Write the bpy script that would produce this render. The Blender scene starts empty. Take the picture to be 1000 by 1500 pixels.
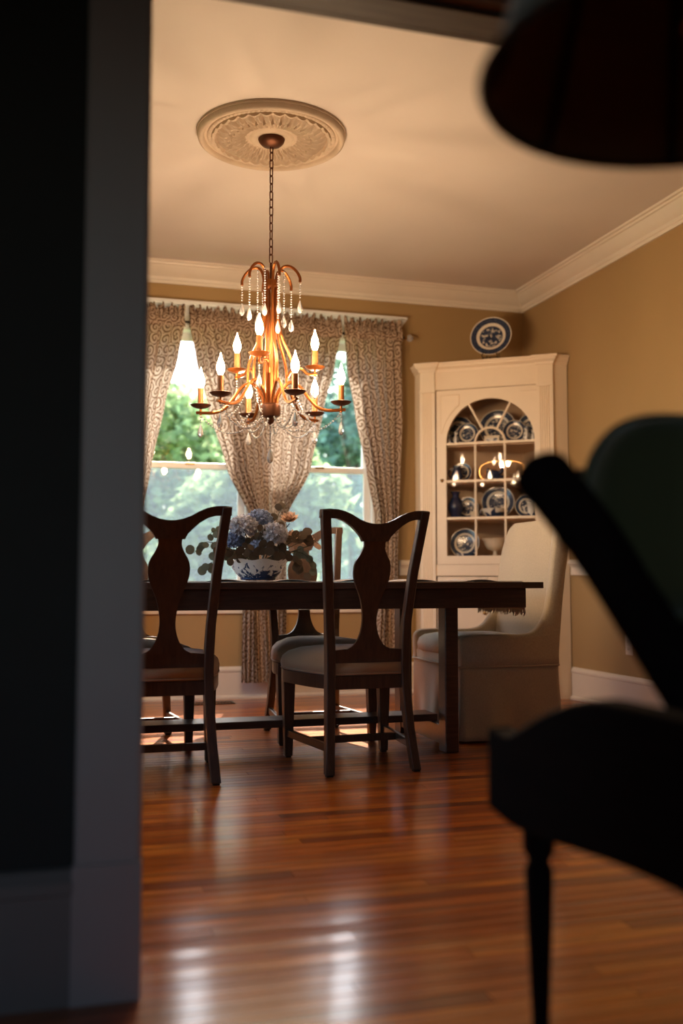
import bpy, bmesh, math, random
from math import sin, cos, pi, radians, sqrt, atan2
from mathutils import Vector, Matrix, Quaternion
random.seed(7)
scn = bpy.context.scene
col = scn.collection
V = Vector

# ------------------------------------------------------------------ camera, world, sun, exposure
HC = 0.775
FPX = 1458.0
YAW, PITCH = radians(16.4), radians(3.85)
cam_d = bpy.data.cameras.new('camera')
cam_d.sensor_fit = 'HORIZONTAL'; cam_d.sensor_width = 24.0; cam_d.lens = 24.0*FPX/1000.0
cam_d.clip_start = 0.05; cam_d.clip_end = 300
cam_d.dof.use_dof = True; cam_d.dof.focus_distance = 4.35; cam_d.dof.aperture_fstop = 1.45
cam = bpy.data.objects.new('camera', cam_d); col.objects.link(cam)
cam.location = (0, 0, HC); cam.rotation_euler = (pi/2+PITCH, 0, -YAW)
scn.camera = cam

SKY_STRENGTH = 0.42
SUN_STRENGTH = 9.0
BULB = 160.0
world = bpy.data.worlds.new('world'); scn.world = world; world.use_nodes = True
wn = world.node_tree.nodes; wl = world.node_tree.links
sky = wn.new('ShaderNodeTexSky'); sky.sky_type = 'NISHITA'; sky.sun_disc = False
sky.sun_elevation = radians(48); sky.sun_rotation = radians(15); sky.air_density = 1.0; sky.dust_density = 2.5; sky.ozone_density = 1.0
bg = wn['Background']; bg.inputs['Strength'].default_value = SKY_STRENGTH
tint = wn.new('ShaderNodeMix'); tint.data_type = 'RGBA'; tint.blend_type = 'MULTIPLY'; tint.inputs[0].default_value = 1.0; tint.inputs[7].default_value = (0.985, 0.985, 0.985, 1)
wl.new(sky.outputs[0], tint.inputs[6]); wl.new(tint.outputs[2], bg.inputs['Color'])
sun_d = bpy.data.lights.new('sun', 'SUN'); sun_d.energy = SUN_STRENGTH; sun_d.angle = radians(0.6); sun_d.color = (1.0, 0.9, 0.76)
sun = bpy.data.objects.new('sun', sun_d); col.objects.link(sun)
SUNDIR = V((0.27, 1.0, 1.0)).normalized()
sun.rotation_euler = SUNDIR.to_track_quat('Z', 'Y').to_euler()
sun.location = (4, 12, 12)
scn.view_settings.view_transform = 'Standard'; scn.view_settings.look = 'None'
scn.view_settings.exposure = 1.55; scn.view_settings.gamma = 1.0; scn.view_settings.use_curve_mapping = False
scn.cycles.use_denoising = True
scn.cycles.max_bounces = 10; scn.cycles.diffuse_bounces = 5; scn.cycles.transparent_max_bounces = 16
scn.cycles.sample_clamp_indirect = 6.0
scn.cycles.caustics_reflective = False; scn.cycles.caustics_refractive = False

# ------------------------------------------------------------------ materials
class NT:
    def __init__(s, name):
        s.m = bpy.data.materials.new(name); s.m.use_nodes = True
        s.t = s.m.node_tree; s.n = s.t.nodes; s.l = s.t.links
        s.b = s.n['Principled BSDF']; s.o = s.n['Material Output']
    def N(s, t, **kw):
        n = s.n.new(t)
        for k, v in kw.items():
            if k.startswith('i_'): n.inputs[k[2:].replace('_', ' ')].default_value = v
            else: setattr(n, k, v)
        return n
    def L(s, a, b): s.l.new(a, b)
    def math(s, op, a, b=None, c=None):
        n = s.n.new('ShaderNodeMath'); n.operation = op
        for i, x in enumerate((a, b, c)):
            if x is None: continue
            if isinstance(x, (int, float)): n.inputs[i].default_value = x
            else: s.L(x, n.inputs[i])
        return n.outputs[0]
    def mix(s, fac, a, b):
        n = s.n.new('ShaderNodeMix'); n.data_type = 'RGBA'
        for sock, x in ((n.inputs[0], fac), (n.inputs[6], a), (n.inputs[7], b)):
            if isinstance(x, (int, float)): sock.default_value = x
            elif isinstance(x, (tuple, list)): sock.default_value = (*x[:3], 1)
            else: s.L(x, sock)
        return n.outputs[2]
    def bump(s, h, strength=0.2, dist=0.01):
        n = s.n.new('ShaderNodeBump'); n.inputs['Strength'].default_value = strength; n.inputs['Distance'].default_value = dist
        s.L(h, n.inputs['Height']); s.L(n.outputs[0], s.b.inputs['Normal'])
    def coord(s, which='Object', scale=(1, 1, 1)):
        tc = s.n.new('ShaderNodeTexCoord'); mp = s.n.new('ShaderNodeMapping'); mp.inputs['Scale'].default_value = scale
        s.L(tc.outputs[which], mp.inputs[0]); return mp.outputs[0]
    def noise(s, vec, scale=5, detail=3, rough=0.5, dist=0):
        n = s.n.new('ShaderNodeTexNoise'); n.inputs['Scale'].default_value = scale; n.inputs['Detail'].default_value = detail
        n.inputs['Roughness'].default_value = rough; n.inputs['Distortion'].default_value = dist
        if vec is not None: s.L(vec, n.inputs['Vector'])
        return n.outputs['Fac']
    def ramp(s, fac, stops):
        n = s.n.new('ShaderNodeValToRGB'); e = n.color_ramp.elements
        while len(e) < len(stops): e.new(0.5)
        for i, (p, c) in enumerate(stops): e[i].position = p; e[i].color = (*c, 1)
        s.L(fac, n.inputs[0]); return n.outputs[0]

def simple(name, c, rough=0.5, metal=0.0, var=0.12, scale=12, bump=0.0, bscale=60, spec=0.5, coat=0.0, world_c=False):
    t = NT(name); v = t.coord('Object')
    f = t.noise(v, scale, 4)
    t.L(t.mix(f, tuple(x*(1-var) for x in c), tuple(min(1, x*(1+var)) for x in c)), t.b.inputs['Base Color'])
    t.b.inputs['Roughness'].default_value = rough; t.b.inputs['Metallic'].default_value = metal
    t.b.inputs['Specular IOR Level'].default_value = spec; t.b.inputs['Coat Weight'].default_value = coat
    if bump: t.bump(t.noise(v, bscale, 3), bump, 0.004)
    return t.m

def wood(name, c1, c2, rough=0.35, grain=(2, 30, 30), coat=0.2):
    t = NT(name); v = t.coord('Object', grain)
    f = t.noise(v, 3, 5, 0.6, 0.6)
    t.L(t.ramp(f, [(0.3, c1), (0.7, c2)]), t.b.inputs['Base Color'])
    t.b.inputs['Roughness'].default_value = rough; t.b.inputs['Coat Weight'].default_value = coat; t.b.inputs['Coat Roughness'].default_value = 0.25
    t.bump(f, 0.08, 0.003); return t.m

def fabric(name, c, var=0.15, scale=260, rough=0.95, sheen=0.3):
    t = NT(name); v = t.coord('Object')
    f = t.noise(v, scale, 2); g = t.noise(v, 6, 3)
    a = t.mix(f, tuple(x*(1-var) for x in c), tuple(min(1, x*(1+var)) for x in c))
    a = t.mix(t.math('MULTIPLY', g, 0.25), a, tuple(x*0.7 for x in c))
    t.L(a, t.b.inputs['Base Color']); t.b.inputs['Roughness'].default_value = rough
    t.b.inputs['Sheen Weight'].default_value = sheen; t.bump(f, 0.25, 0.002); return t.m

def floor_mat(name, per_island):
    t = NT(name)
    rnd = t.N('ShaderNodeNewGeometry').outputs['Random Per Island'] if per_island else t.N('ShaderNodeObjectInfo').outputs['Random']
    pos = t.N('ShaderNodeNewGeometry').outputs['Position']
    off = t.N('ShaderNodeCombineXYZ'); t.L(t.math('MULTIPLY', rnd, 37.0), off.inputs[0]); t.L(t.math('MULTIPLY', rnd, 11.0), off.inputs[2])
    va = t.N('ShaderNodeVectorMath', operation='ADD'); t.L(pos, va.inputs[0]); t.L(off.outputs[0], va.inputs[1])
    mp = t.N('ShaderNodeMapping'); mp.inputs['Scale'].default_value = (1.2, 26, 1); t.L(va.outputs[0], mp.inputs[0])
    g = t.noise(mp.outputs[0], 3.0, 5, 0.65, 0.8)
    base = t.ramp(rnd, [(0.0, (0.20, 0.036, 0.004)), (0.12, (0.42, 0.080, 0.006)), (0.5, (0.72, 0.165, 0.010)), (1.0, (0.88, 0.26, 0.020))])
    dark = t.mix(0.72, base, (0.06, 0.016, 0.005))
    c = t.mix(t.ramp(g, [(0.38, (0, 0, 0)), (0.72, (1, 1, 1))]), dark, base)
    wear = t.noise(pos, 1.3, 4, 0.6)
    c = t.mix(t.math('MULTIPLY', wear, 0.25), c, (0.11, 0.035, 0.012))
    t.L(c, t.b.inputs['Base Color'])
    r = t.math('MULTIPLY_ADD', wear, 0.12, 0.24); t.L(r, t.b.inputs['Roughness'])
    t.b.inputs['Specular IOR Level'].default_value = 0.12; t.b.inputs['Coat Weight'].default_value = 0.75; t.b.inputs['Coat Roughness'].default_value = 0.17
    mp2 = t.N('ShaderNodeMapping'); mp2.inputs['Scale'].default_value = (2.2, 14, 1); t.L(pos, mp2.inputs[0])
    h = t.math('ADD', t.math('MULTIPLY', g, 0.25), t.noise(mp2.outputs[0], 1.5, 3))
    t.bump(h, 0.10, 0.006)
    return t.m

def glass_thin(name, tint=(1, 1, 1), refl=0.08):
    t = NT(name); t.n.remove(t.b)
    tr = t.N('ShaderNodeBsdfTransparent'); tr.inputs[0].default_value = (*tint, 1)
    gl = t.N('ShaderNodeBsdfGlossy'); gl.inputs['Roughness'].default_value = 0.02
    lw = t.N('ShaderNodeLayerWeight'); mx = t.N('ShaderNodeMixShader')
    t.L(t.math('MULTIPLY_ADD', t.math('POWER', lw.outputs['Facing'], 4.0), 0.6, refl*0.5), mx.inputs[0])
    t.L(tr.outputs[0], mx.inputs[1]); t.L(gl.outputs[0], mx.inputs[2]); t.L(mx.outputs[0], t.o.inputs[0])
    return t.m

def crystal_mat():
    t = NT('cut_crystal'); b = t.b
    b.inputs['Base Color'].default_value = (0.96, 0.97, 1, 1); b.inputs['Roughness'].default_value = 0.03
    b.inputs['Transmission Weight'].default_value = 0.7; b.inputs['IOR'].default_value = 1.6
    f = t.noise(t.coord('Object'), 30, 1); t.L(t.math('MULTIPLY', f, 0.06), b.inputs['Roughness'])
    return t.m

def emit(name, c, s):
    t = NT(name); t.n.remove(t.b)
    e = t.N('ShaderNodeEmission'); e.inputs[0].default_value = (*c, 1); e.inputs[1].default_value = s
    t.L(e.outputs[0], t.o.inputs[0]); return t.m

def willow_mat():
    """blue printed china: bands by radius (plates are modelled with unit radius and scaled)"""
    t = NT('blue_printed_china')
    tc = t.N('ShaderNodeTexCoord'); sp = t.N('ShaderNodeSeparateXYZ'); t.L(tc.outputs['Object'], sp.inputs[0])
    r = t.math('SQRT', t.math('ADD', t.math('MULTIPLY', sp.outputs[0], sp.outputs[0]), t.math('MULTIPLY', sp.outputs[1], sp.outputs[1])))
    oi = t.N('ShaderNodeObjectInfo'); va = t.N('ShaderNodeVectorMath', operation='ADD'); t.L(tc.outputs['Object'], va.inputs[0])
    cb = t.N('ShaderNodeCombineXYZ'); t.L(t.math('MULTIPLY', oi.outputs['Random'], 9.0), cb.inputs[2]); t.L(cb.outputs[0], va.inputs[1])
    n1 = t.noise(va.outputs[0], 5.5, 4, 0.65, 0.7); n2 = t.noise(va.outputs[0], 14, 3)
    cream = (0.72, 0.66, 0.56); blue = (0.013, 0.024, 0.06); blue2 = (0.045, 0.07, 0.13)
    centre = t.ramp(n1, [(0.40, cream), (0.46, blue2), (0.56, blue)])
    rim = t.ramp(n2, [(0.3, blue2), (0.55, blue)])
    a = t.mix(t.math('GREATER_THAN', r, 0.52), centre, blue)
    a = t.mix(t.math('GREATER_THAN', r, 0.56), a, cream)
    a = t.mix(t.math('GREATER_THAN', r, 0.70), a, rim)
    a = t.mix(t.math('GREATER_THAN', r, 0.955), a, cream)
    t.L(a, t.b.inputs['Base Color']); t.b.inputs['Roughness'].default_value = 0.15
    return t.m

def china_mat(name, cream=(0.74, 0.72, 0.68), blue=(0.02, 0.04, 0.10), scale=18, lo=0.46, hi=0.52, zband=None):
    t = NT(name); v = t.coord('Object'); n1 = t.noise(v, scale, 4, 0.6, 0.8)
    if zband:      # print sits in a band of height on the body
        sp = t.N('ShaderNodeSeparateXYZ'); tc = t.N('ShaderNodeTexCoord'); t.L(tc.outputs['Object'], sp.inputs[0])
        m = t.N('ShaderNodeMapRange'); t.L(sp.outputs[2], m.inputs[0])
        for i, x in zip((1, 2, 3, 4), zband): m.inputs[i].default_value = x
        n1 = t.math('ADD', n1, m.outputs[0])
    t.L(t.ramp(n1, [(lo, cream), (hi, blue)]), t.b.inputs['Base Color'])
    t.b.inputs['Roughness'].default_value = 0.12; return t.m

def curtain_mat():
    t = NT('scroll_printed_curtain'); t.n.remove(t.b)
    v = t.coord('UV'); w = t.N('ShaderNodeTexNoise'); w.inputs['Scale'].default_value = 9.0; t.L(v, w.inputs['Vector'])
    va = t.N('ShaderNodeVectorMath', operation='MULTIPLY_ADD'); va.inputs[1].default_value = (0.03, 0.03, 0.0)
    t.L(w.outputs['Color'], va.inputs[0]); t.L(v, va.inputs[2])
    vo = t.N('ShaderNodeTexVoronoi'); vo.voronoi_dimensions = '2D'; vo.inputs['Scale'].default_value = 14.0; t.L(va.outputs[0], vo.inputs['Vector'])
    sb = t.N('ShaderNodeVectorMath', operation='SUBTRACT'); t.L(va.outputs[0], sb.inputs[0]); t.L(vo.outputs['Position'], sb.inputs[1])
    sx = t.N('ShaderNodeSeparateXYZ'); t.L(sb.outputs[0], sx.inputs[0])
    ring = t.math('SINE', t.math('ADD', t.math('MULTIPLY', vo.outputs['Distance'], 17.0), t.math('ARCTAN2', sx.outputs[1], sx.outputs[0])))
    f = t.ramp(ring, [(0.15, (0, 0, 0)), (0.45, (1, 1, 1))])
    c = t.mix(f, (0.64, 0.49, 0.37), (0.20, 0.12, 0.07))
    tcol = t.mix(f, (0.34, 0.29, 0.25), (0.12, 0.08, 0.055))
    d = t.N('ShaderNodeBsdfDiffuse'); t.L(c, d.inputs[0]); tr = t.N('ShaderNodeBsdfTranslucent'); t.L(tcol, tr.inputs[0])
    mx = t.N('ShaderNodeMixShader'); mx.inputs[0].default_value = 0.32
    t.L(d.outputs[0], mx.inputs[1]); t.L(tr.outputs[0], mx.inputs[2]); t.L(mx.outputs[0], t.o.inputs[0]); return t.m

def leaf_mat(name, c, trans=0.5):
    t = NT(name); t.n.remove(t.b)
    rnd = t.N('ShaderNodeNewGeometry').outputs['Random Per Island']
    cc = t.mix(rnd, tuple(x*0.6 for x in c), tuple(min(1, x*1.5) for x in c))
    d = t.N('ShaderNodeBsdfDiffuse'); t.L(cc, d.inputs[0]); tr = t.N('ShaderNodeBsdfTranslucent'); t.L(cc, tr.inputs[0])
    mx = t.N('ShaderNodeMixShader'); mx.inputs[0].default_value = trans
    t.L(d.outputs[0], mx.inputs[1]); t.L(tr.outputs[0], mx.inputs[2]); t.L(mx.outputs[0], t.o.inputs[0]); return t.m

def screen_mat():
    t = NT('insect_screen'); t.n.remove(t.b)
    f = t.noise(t.coord('Object'), 250, 1)
    d = t.N('ShaderNodeBsdfDiffuse'); d.inputs[0].default_value = (0.12, 0.14, 0.17, 1)
    tr = t.N('ShaderNodeBsdfTranslucent'); tr.inputs[0].default_value = (0.13, 0.16, 0.20, 1)
    tp = t.N('ShaderNodeBsdfTransparent'); a = t.N('ShaderNodeMixShader'); a.inputs[0].default_value = 0.5
    b = t.N('ShaderNodeMixShader'); t.L(t.math('MULTIPLY_ADD', f, 0.3, 0.38), b.inputs[0])
    t.L(d.outputs[0], a.inputs[1]); t.L(tr.outputs[0], a.inputs[2]); t.L(tp.outputs[0], b.inputs[1]); t.L(a.outputs[0], b.inputs[2]); t.L(b.outputs[0], t.o.inputs[0]); return t.m

M = dict(
    wall=simple('tan_wall_paint', (0.38, 0.25, 0.11), 0.85, var=0.05, scale=3, bump=0.05, bscale=120),
    ceiling=simple('ceiling_plaster', (0.65, 0.58, 0.52), 0.9, var=0.07, scale=1.6, bump=0.10, bscale=9),
    trim=simple('cream_trim_paint', (0.76, 0.69, 0.59), 0.38, var=0.03),
    wtrim=simple('white_window_paint', (0.80, 0.80, 0.78), 0.35, var=0.03),
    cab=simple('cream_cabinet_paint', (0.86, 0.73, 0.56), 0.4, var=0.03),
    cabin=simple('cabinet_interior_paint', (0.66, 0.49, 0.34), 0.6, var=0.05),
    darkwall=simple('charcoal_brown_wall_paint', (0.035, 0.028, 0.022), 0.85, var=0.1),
    jamb=simple('grey_casing_paint', (0.48, 0.375, 0.33), 0.5, var=0.04),
    nearbase=simple('parlor_baseboard_paint', (0.25, 0.19, 0.16), 0.5, var=0.04),
    head=wood('brown_head_jamb', (0.10, 0.07, 0.05), (0.17, 0.12, 0.085), 0.6),
    floorA=floor_mat('oak_plank_finish', False), floorB=floor_mat('oak_plank_finish_far', True),
    subfloor=simple('dark_floor_joint', (0.03, 0.012, 0.006), 0.9),
    chair=wood('walnut_chair_wood', (0.045, 0.021, 0.012), (0.085, 0.042, 0.023), 0.36, grain=(25, 25, 2.5)),
    table=wood('espresso_table_wood', (0.045, 0.02, 0.012), (0.09, 0.04, 0.024), 0.33, coat=0.35),
    seat=fabric('tan_seat_linen', (0.38, 0.24, 0.13)),
    linen=fabric('oatmeal_linen', (0.46, 0.37, 0.25), var=0.28, scale=200),
    runner=fabric('tan_runner_cloth', (0.50, 0.42, 0.36)),
    copper=simple('bronze_copper_metal', (0.25, 0.078, 0.017), 0.42, 0.85, var=0.3, scale=25),
    bronze=simple('dark_bronze_metal', (0.11, 0.042, 0.02), 0.45, 0.8, var=0.3, scale=25),
    candle=simple('amber_candle_sleeve', (0.36, 0.13, 0.035), 0.5, 0.3, var=0.2),
    crystal=crystal_mat(), pane=glass_thin('window_glass', (0.97, 0.99, 0.98)), cglass=glass_thin('cabinet_glass', (0.98, 0.97, 0.95), 0.02),
    bulb=emit('lit_bulb', (1.0, 0.68, 0.41), BULB),
    plaster=simple('medallion_plaster', (0.52, 0.41, 0.30), 0.7, var=0.10, scale=30, bump=0.35, bscale=70),
    curtain=curtain_mat(), screen=screen_mat(), willow=willow_mat(),
    bluewhite=china_mat('blue_white_china'), tur=china_mat('blue_white_tureen', zband=(0.0, 0.06, 0.12, -0.12)),
    bowlm=china_mat('blue_landscape_bowl', scale=34, lo=0.47, hi=0.53, zband=(0.005, 0.09, 0.13, -0.20)),
    cobalt=simple('cobalt_glaze', (0.012, 0.02, 0.06), 0.12), cream=simple('cream_china', (0.70, 0.60, 0.46), 0.2),
    iron=simple('black_wrought_iron', (0.02, 0.015, 0.012), 0.5, 0.6), gold=simple('gilt_rim', (0.75, 0.42, 0.16), 0.3, 1.0),
    brass=simple('aged_brass', (0.35, 0.2, 0.07), 0.35, 1.0), clear=glass_thin('clear_glassware', (0.93, 0.9, 0.86), 0.12),
    plastic=simple('ivory_outlet_plastic', (0.7, 0.6, 0.48), 0.4), slot=simple('dark_slot', (0.03, 0.02, 0.015), 0.6),
    vent=simple('dark_bronze_register', (0.06, 0.045, 0.03), 0.5, 0.5),
    leafgrey=leaf_mat('grey_green_leaf', (0.13, 0.14, 0.105), 0.25), leafbrown=leaf_mat('brown_leaf', (0.11, 0.08, 0.055), 0.3),
    petalblue=leaf_mat('blue_petal', (0.30, 0.35, 0.48), 0.3), petalgrey=leaf_mat('dusty_blue_petal', (0.55, 0.54, 0.58), 0.3),
    petalpeach=leaf_mat('peach_petal', (0.62, 0.42, 0.30), 0.3), stem=simple('dark_green_stem', (0.05, 0.06, 0.03), 0.7),
    treeleaf=leaf_mat('garden_leaf', (0.36, 0.46, 0.24)), treeleaf2=leaf_mat('bluish_garden_leaf', (0.32, 0.45, 0.36)),
    bark=simple('bark', (0.12, 0.09, 0.07), 0.9, bump=0.5, bscale=20), grass=simple('lawn', (0.12, 0.22, 0.05), 0.9, var=0.5, scale=2),
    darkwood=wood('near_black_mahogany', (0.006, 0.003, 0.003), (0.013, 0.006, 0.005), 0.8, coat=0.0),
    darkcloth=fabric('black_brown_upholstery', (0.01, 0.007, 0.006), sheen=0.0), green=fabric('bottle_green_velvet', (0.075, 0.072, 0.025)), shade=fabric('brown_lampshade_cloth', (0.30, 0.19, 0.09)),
    shadein=fabric('lampshade_lining', (0.5, 0.36, 0.2)), rib=simple('shade_rib_tape', (0.03, 0.02, 0.012), 0.7),
)

M['darkwood'].node_tree.nodes['Principled BSDF'].inputs['Specular IOR Level'].default_value = 0.08

# ------------------------------------------------------------------ mesh helpers
class MB:
    def __init__(s): s.v = []; s.f = []; s.uv = None
    def add(s, vs, fs):
        o = len(s.v); s.v += [tuple(p) for p in vs]; s.f += [tuple(i+o for i in q) for q in fs]; return s
    def box(s, x0, x1, y0, y1, z0, z1):
        return s.add([(x0,y0,z0),(x1,y0,z0),(x1,y1,z0),(x0,y1,z0),(x0,y0,z1),(x1,y0,z1),(x1,y1,z1),(x0,y1,z1)],
                     [(0,3,2,1),(4,5,6,7),(0,1,5,4),(1,2,6,5),(2,3,7,6),(3,0,4,7)])
    def loft(s, rings, closed=False, cap=True):
        """rings: lists of equal numbers of points"""
        n = len(rings[0]); vs = [p for r in rings for p in r]; fs = []
        m = len(rings)
        for i in range(m if closed else m-1):
            a = i*n; b = ((i+1) % m)*n
            for k in range(n): k2 = (k+1) % n; fs.append((a+k, a+k2, b+k2, b+k))
        if cap and not closed: fs.append(tuple(range(n))[::-1]); fs.append(tuple((m-1)*n+k for k in range(n)))
        return s.add(vs, fs)
    def tube(s, pts, r, n=8, closed=False, flat=1.0, ref=None):
        pts = [V(p) for p in pts]; m = len(pts); rr = r if isinstance(r, (list, tuple)) else [r]*m
        tan = []
        for i in range(m):
            a = pts[(i-1) % m] if (closed or i > 0) else pts[i]; b = pts[(i+1) % m] if (closed or i < m-1) else pts[i]
            tan.append((b-a).normalized())
        u = V(ref) if ref else (V((0, 0, 1)) if abs(tan[0].z) < 0.9 else V((1, 0, 0)))
        rings = []
        for i in range(m):
            u = (u - tan[i]*u.dot(tan[i])).normalized(); w = tan[i].cross(u)
            rings.append([pts[i] + (u*cos(2*pi*k/n+pi/n) + w*sin(2*pi*k/n+pi/n)*flat)*rr[i] for k in range(n)])
        return s.loft(rings, closed)
    def bar(s, pts, wx, wy):
        """rectangular bar through points, section half sizes along world x / y, horizontal sections"""
        rings = []
        for i, p in enumerate(pts):
            a = wx[i] if isinstance(wx, (list, tuple)) else wx; b = wy[i] if isinstance(wy, (list, tuple)) else wy
            x, y, z = p; rings.append([(x-a,y-b,z),(x+a,y-b,z),(x+a,y+b,z),(x-a,y+b,z)])
        return s.loft(rings)
    def lathe(s, prof, n=24, c=(0, 0, 0), cap=True):
        rings = [[(c[0]+r*cos(2*pi*k/n), c[1]+r*sin(2*pi*k/n), c[2]+z) for k in range(n)] for r, z in prof]
        return s.loft(rings, cap=cap)
    def prism(s, poly, fn0, fn1):
        """poly of 2D points, two mappings to 3D"""
        n = len(poly); vs = [fn0(*p) for p in poly] + [fn1(*p) for p in poly]
        fs = [tuple(range(n))[::-1], tuple(range(n, 2*n))] + [(k, (k+1) % n, n+(k+1) % n, n+k) for k in range(n)]
        return s.add(vs, fs)
    def grid(s, fn, nu, nv, wrap=False):
        vs = [fn(i/nu, j/nv) for j in range(nv+1) for i in range(nu+1)]
        fs = [(j*(nu+1)+i, j*(nu+1)+i+1, (j+1)*(nu+1)+i+1, (j+1)*(nu+1)+i) for j in range(nv) for i in range(nu)]
        return s.add(vs, fs)
    def build(s, name, mat, parent=None, angle=35, smooth=True, bevel=0, solid=0, recalc=True, sub=0):
        me = bpy.data.meshes.new(name); me.from_pydata(s.v, [], s.f)
        if recalc:
            bm = bmesh.new(); bm.from_mesh(me); bmesh.ops.recalc_face_normals(bm, faces=bm.faces); bm.to_mesh(me); bm.free()
        if smooth:
            me.polygons.foreach_set('use_smooth', [True]*len(me.polygons)); me.set_sharp_from_angle(angle=radians(angle))
        if s.uv:
            l = me.uv_layers.new(name='UVMap')
            for lp in me.loops: l.data[lp.index].uv = s.uv[lp.vertex_index]
        if mat: me.materials.append(mat)
        o = bpy.data.objects.new(name, me); col.objects.link(o)
        if parent: o.parent = parent
        if bevel:
            b = o.modifiers.new('bevel', 'BEVEL'); b.width = bevel; b.segments = 2; b.limit_method = 'ANGLE'; b.angle_limit = radians(40)
        if sub:
            b = o.modifiers.new('sub', 'SUBSURF'); b.levels = sub; b.render_levels = sub
        if solid:
            b = o.modifiers.new('solid', 'SOLIDIFY'); b.thickness = solid
        return o

def thing(name, label, cat, loc=(0, 0, 0), rz=0.0, group=None, rot=None):
    o = bpy.data.objects.new(name, None); col.objects.link(o); o.empty_display_size = 0.1
    o.location = loc; o.rotation_euler = rot if rot else (0, 0, rz); tag(o, label, cat, group); return o
def tag(o, label, cat, group=None):
    o['label'] = label; o['category'] = cat
    if group: o['group'] = group
    return o
def struct(o, label=None):
    o['kind'] = 'structure'
    if label: o['label'] = label
    return o
def dup(root, label=None, loc=None, rz=None, group=None):
    r = root.copy(); col.objects.link(r)
    if label: r['label'] = label
    if loc is not None: r.location = loc
    if rz is not None: r.rotation_euler = (0, 0, rz)
    if group: r['group'] = group
    for ch in list(root.children):
        c = ch.copy(); col.objects.link(c); c.parent = r
        for g in list(ch.children):
            d = g.copy(); col.objects.link(d); d.parent = c
    return r
def sweep(mb, path, prof):
    """mitred moulding: path = XY polyline along the wall, room on its left; prof = (distance from wall, z)"""
    P = [V((x, y)) for x, y in path]; rings = []
    for i, p in enumerate(P):
        d0 = (P[i]-P[i-1]).normalized() if i else (P[1]-P[0]).normalized()
        d1 = (P[i+1]-P[i]).normalized() if i < len(P)-1 else d0
        n0 = V((-d0.y, d0.x)); n1 = V((-d1.y, d1.x)); b = (n0+n1).normalized(); k = 1/max(0.2, b.dot(n0))
        rings.append([(p.x+b.x*k*q, p.y+b.y*k*q, z) for q, z in prof])
    return mb.loft(rings)
def bez(pts, n=10):
    """Catmull-Rom through 3D points"""
    P = [V(p) for p in pts]; P = [2*P[0]-P[1]] + P + [2*P[-1]-P[-2]]; out = []
    for i in range(1, len(P)-2):
        for k in range(n):
            t = k/n; a, b, c, d = P[i-1:i+3]
            out.append(0.5*((2*b)+(c-a)*t+(2*a-5*b+4*c-d)*t*t+(3*b-a-3*c+d)*t**3))
    out.append(P[-2]); return out

# ------------------------------------------------------------------ room shell
YB, XR, XL, ZC = 6.47, 3.28, -1.37, 2.835       # dining room back, right, left walls and ceiling
YJ0, YJ1 = 1.945, 2.095                          # the wall with the cased opening
OX0, OX1, OZ = 0.178, 2.02, 2.055                # opening
PX0, PX1, PY = -2.4, 3.28, -2.3                  # parlor (camera room)
T = 0.16
WIN = [(0.50, 1.265), (1.385, 2.145)]; WZ0, WZ1 = 0.66, 2.43

m = MB(); m.box(XL-T, WIN[0][0], YB, YB+T, 0, ZC); m.box(WIN[0][0], WIN[1][1], YB, YB+T, 0, WZ0); m.box(WIN[0][0], WIN[1][1], YB, YB+T, WZ1, ZC)
m.box(WIN[0][1], WIN[1][0], YB, YB+T, WZ0, WZ1); m.box(WIN[1][1], XR+T, YB, YB+T, 0, ZC)
struct(m.build('wall_back', M['wall'], smooth=False))
struct(MB().box(XR, XR+T, YJ1, YB, 0, ZC).build('wall_right', M['wall'], smooth=False))
LW = (3.1, 5.5, 0.7, 2.43)                      # added window in the left wall, out of frame, for fill light
m = MB(); m.box(XL-T, XL, YJ1, LW[0], 0, ZC); m.box(XL-T, XL, LW[1], YB, 0, ZC); m.box(XL-T, XL, LW[0], LW[1], 0, LW[2]); m.box(XL-T, XL, LW[0], LW[1], LW[3], ZC)
struct(m.build('wall_left', M['wall'], smooth=False))
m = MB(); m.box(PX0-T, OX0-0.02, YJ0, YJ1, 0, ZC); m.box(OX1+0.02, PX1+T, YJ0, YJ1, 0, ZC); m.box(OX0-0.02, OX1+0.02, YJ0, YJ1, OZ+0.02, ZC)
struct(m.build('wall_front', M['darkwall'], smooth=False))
struct(MB().box(XL-T, XR+T, YJ0, YB+T, ZC, ZC+0.12).build('ceiling', M['ceiling'], smooth=False))
# parlor
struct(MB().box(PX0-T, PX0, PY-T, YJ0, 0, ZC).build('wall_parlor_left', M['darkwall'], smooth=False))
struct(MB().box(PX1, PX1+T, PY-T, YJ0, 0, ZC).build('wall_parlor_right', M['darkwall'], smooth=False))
PW = (-1.35, -0.25, 0.8, 2.2)  # added window behind the camera, lets daylight onto the near wall
m = MB(); m.box(PX0, PW[0], PY-T, PY, 0, ZC); m.box(PW[1], PX1, PY-T, PY, 0, ZC); m.box(PW[0], PW[1], PY-T, PY, 0, PW[2]); m.box(PW[0], PW[1], PY-T, PY, PW[3], ZC)
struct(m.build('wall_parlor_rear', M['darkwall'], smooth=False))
struct(MB().box(PX0-T, PX1+T, PY-T, YJ0, ZC, ZC+0.12).build('ceiling_parlor', M['darkwall'], smooth=False))

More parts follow.
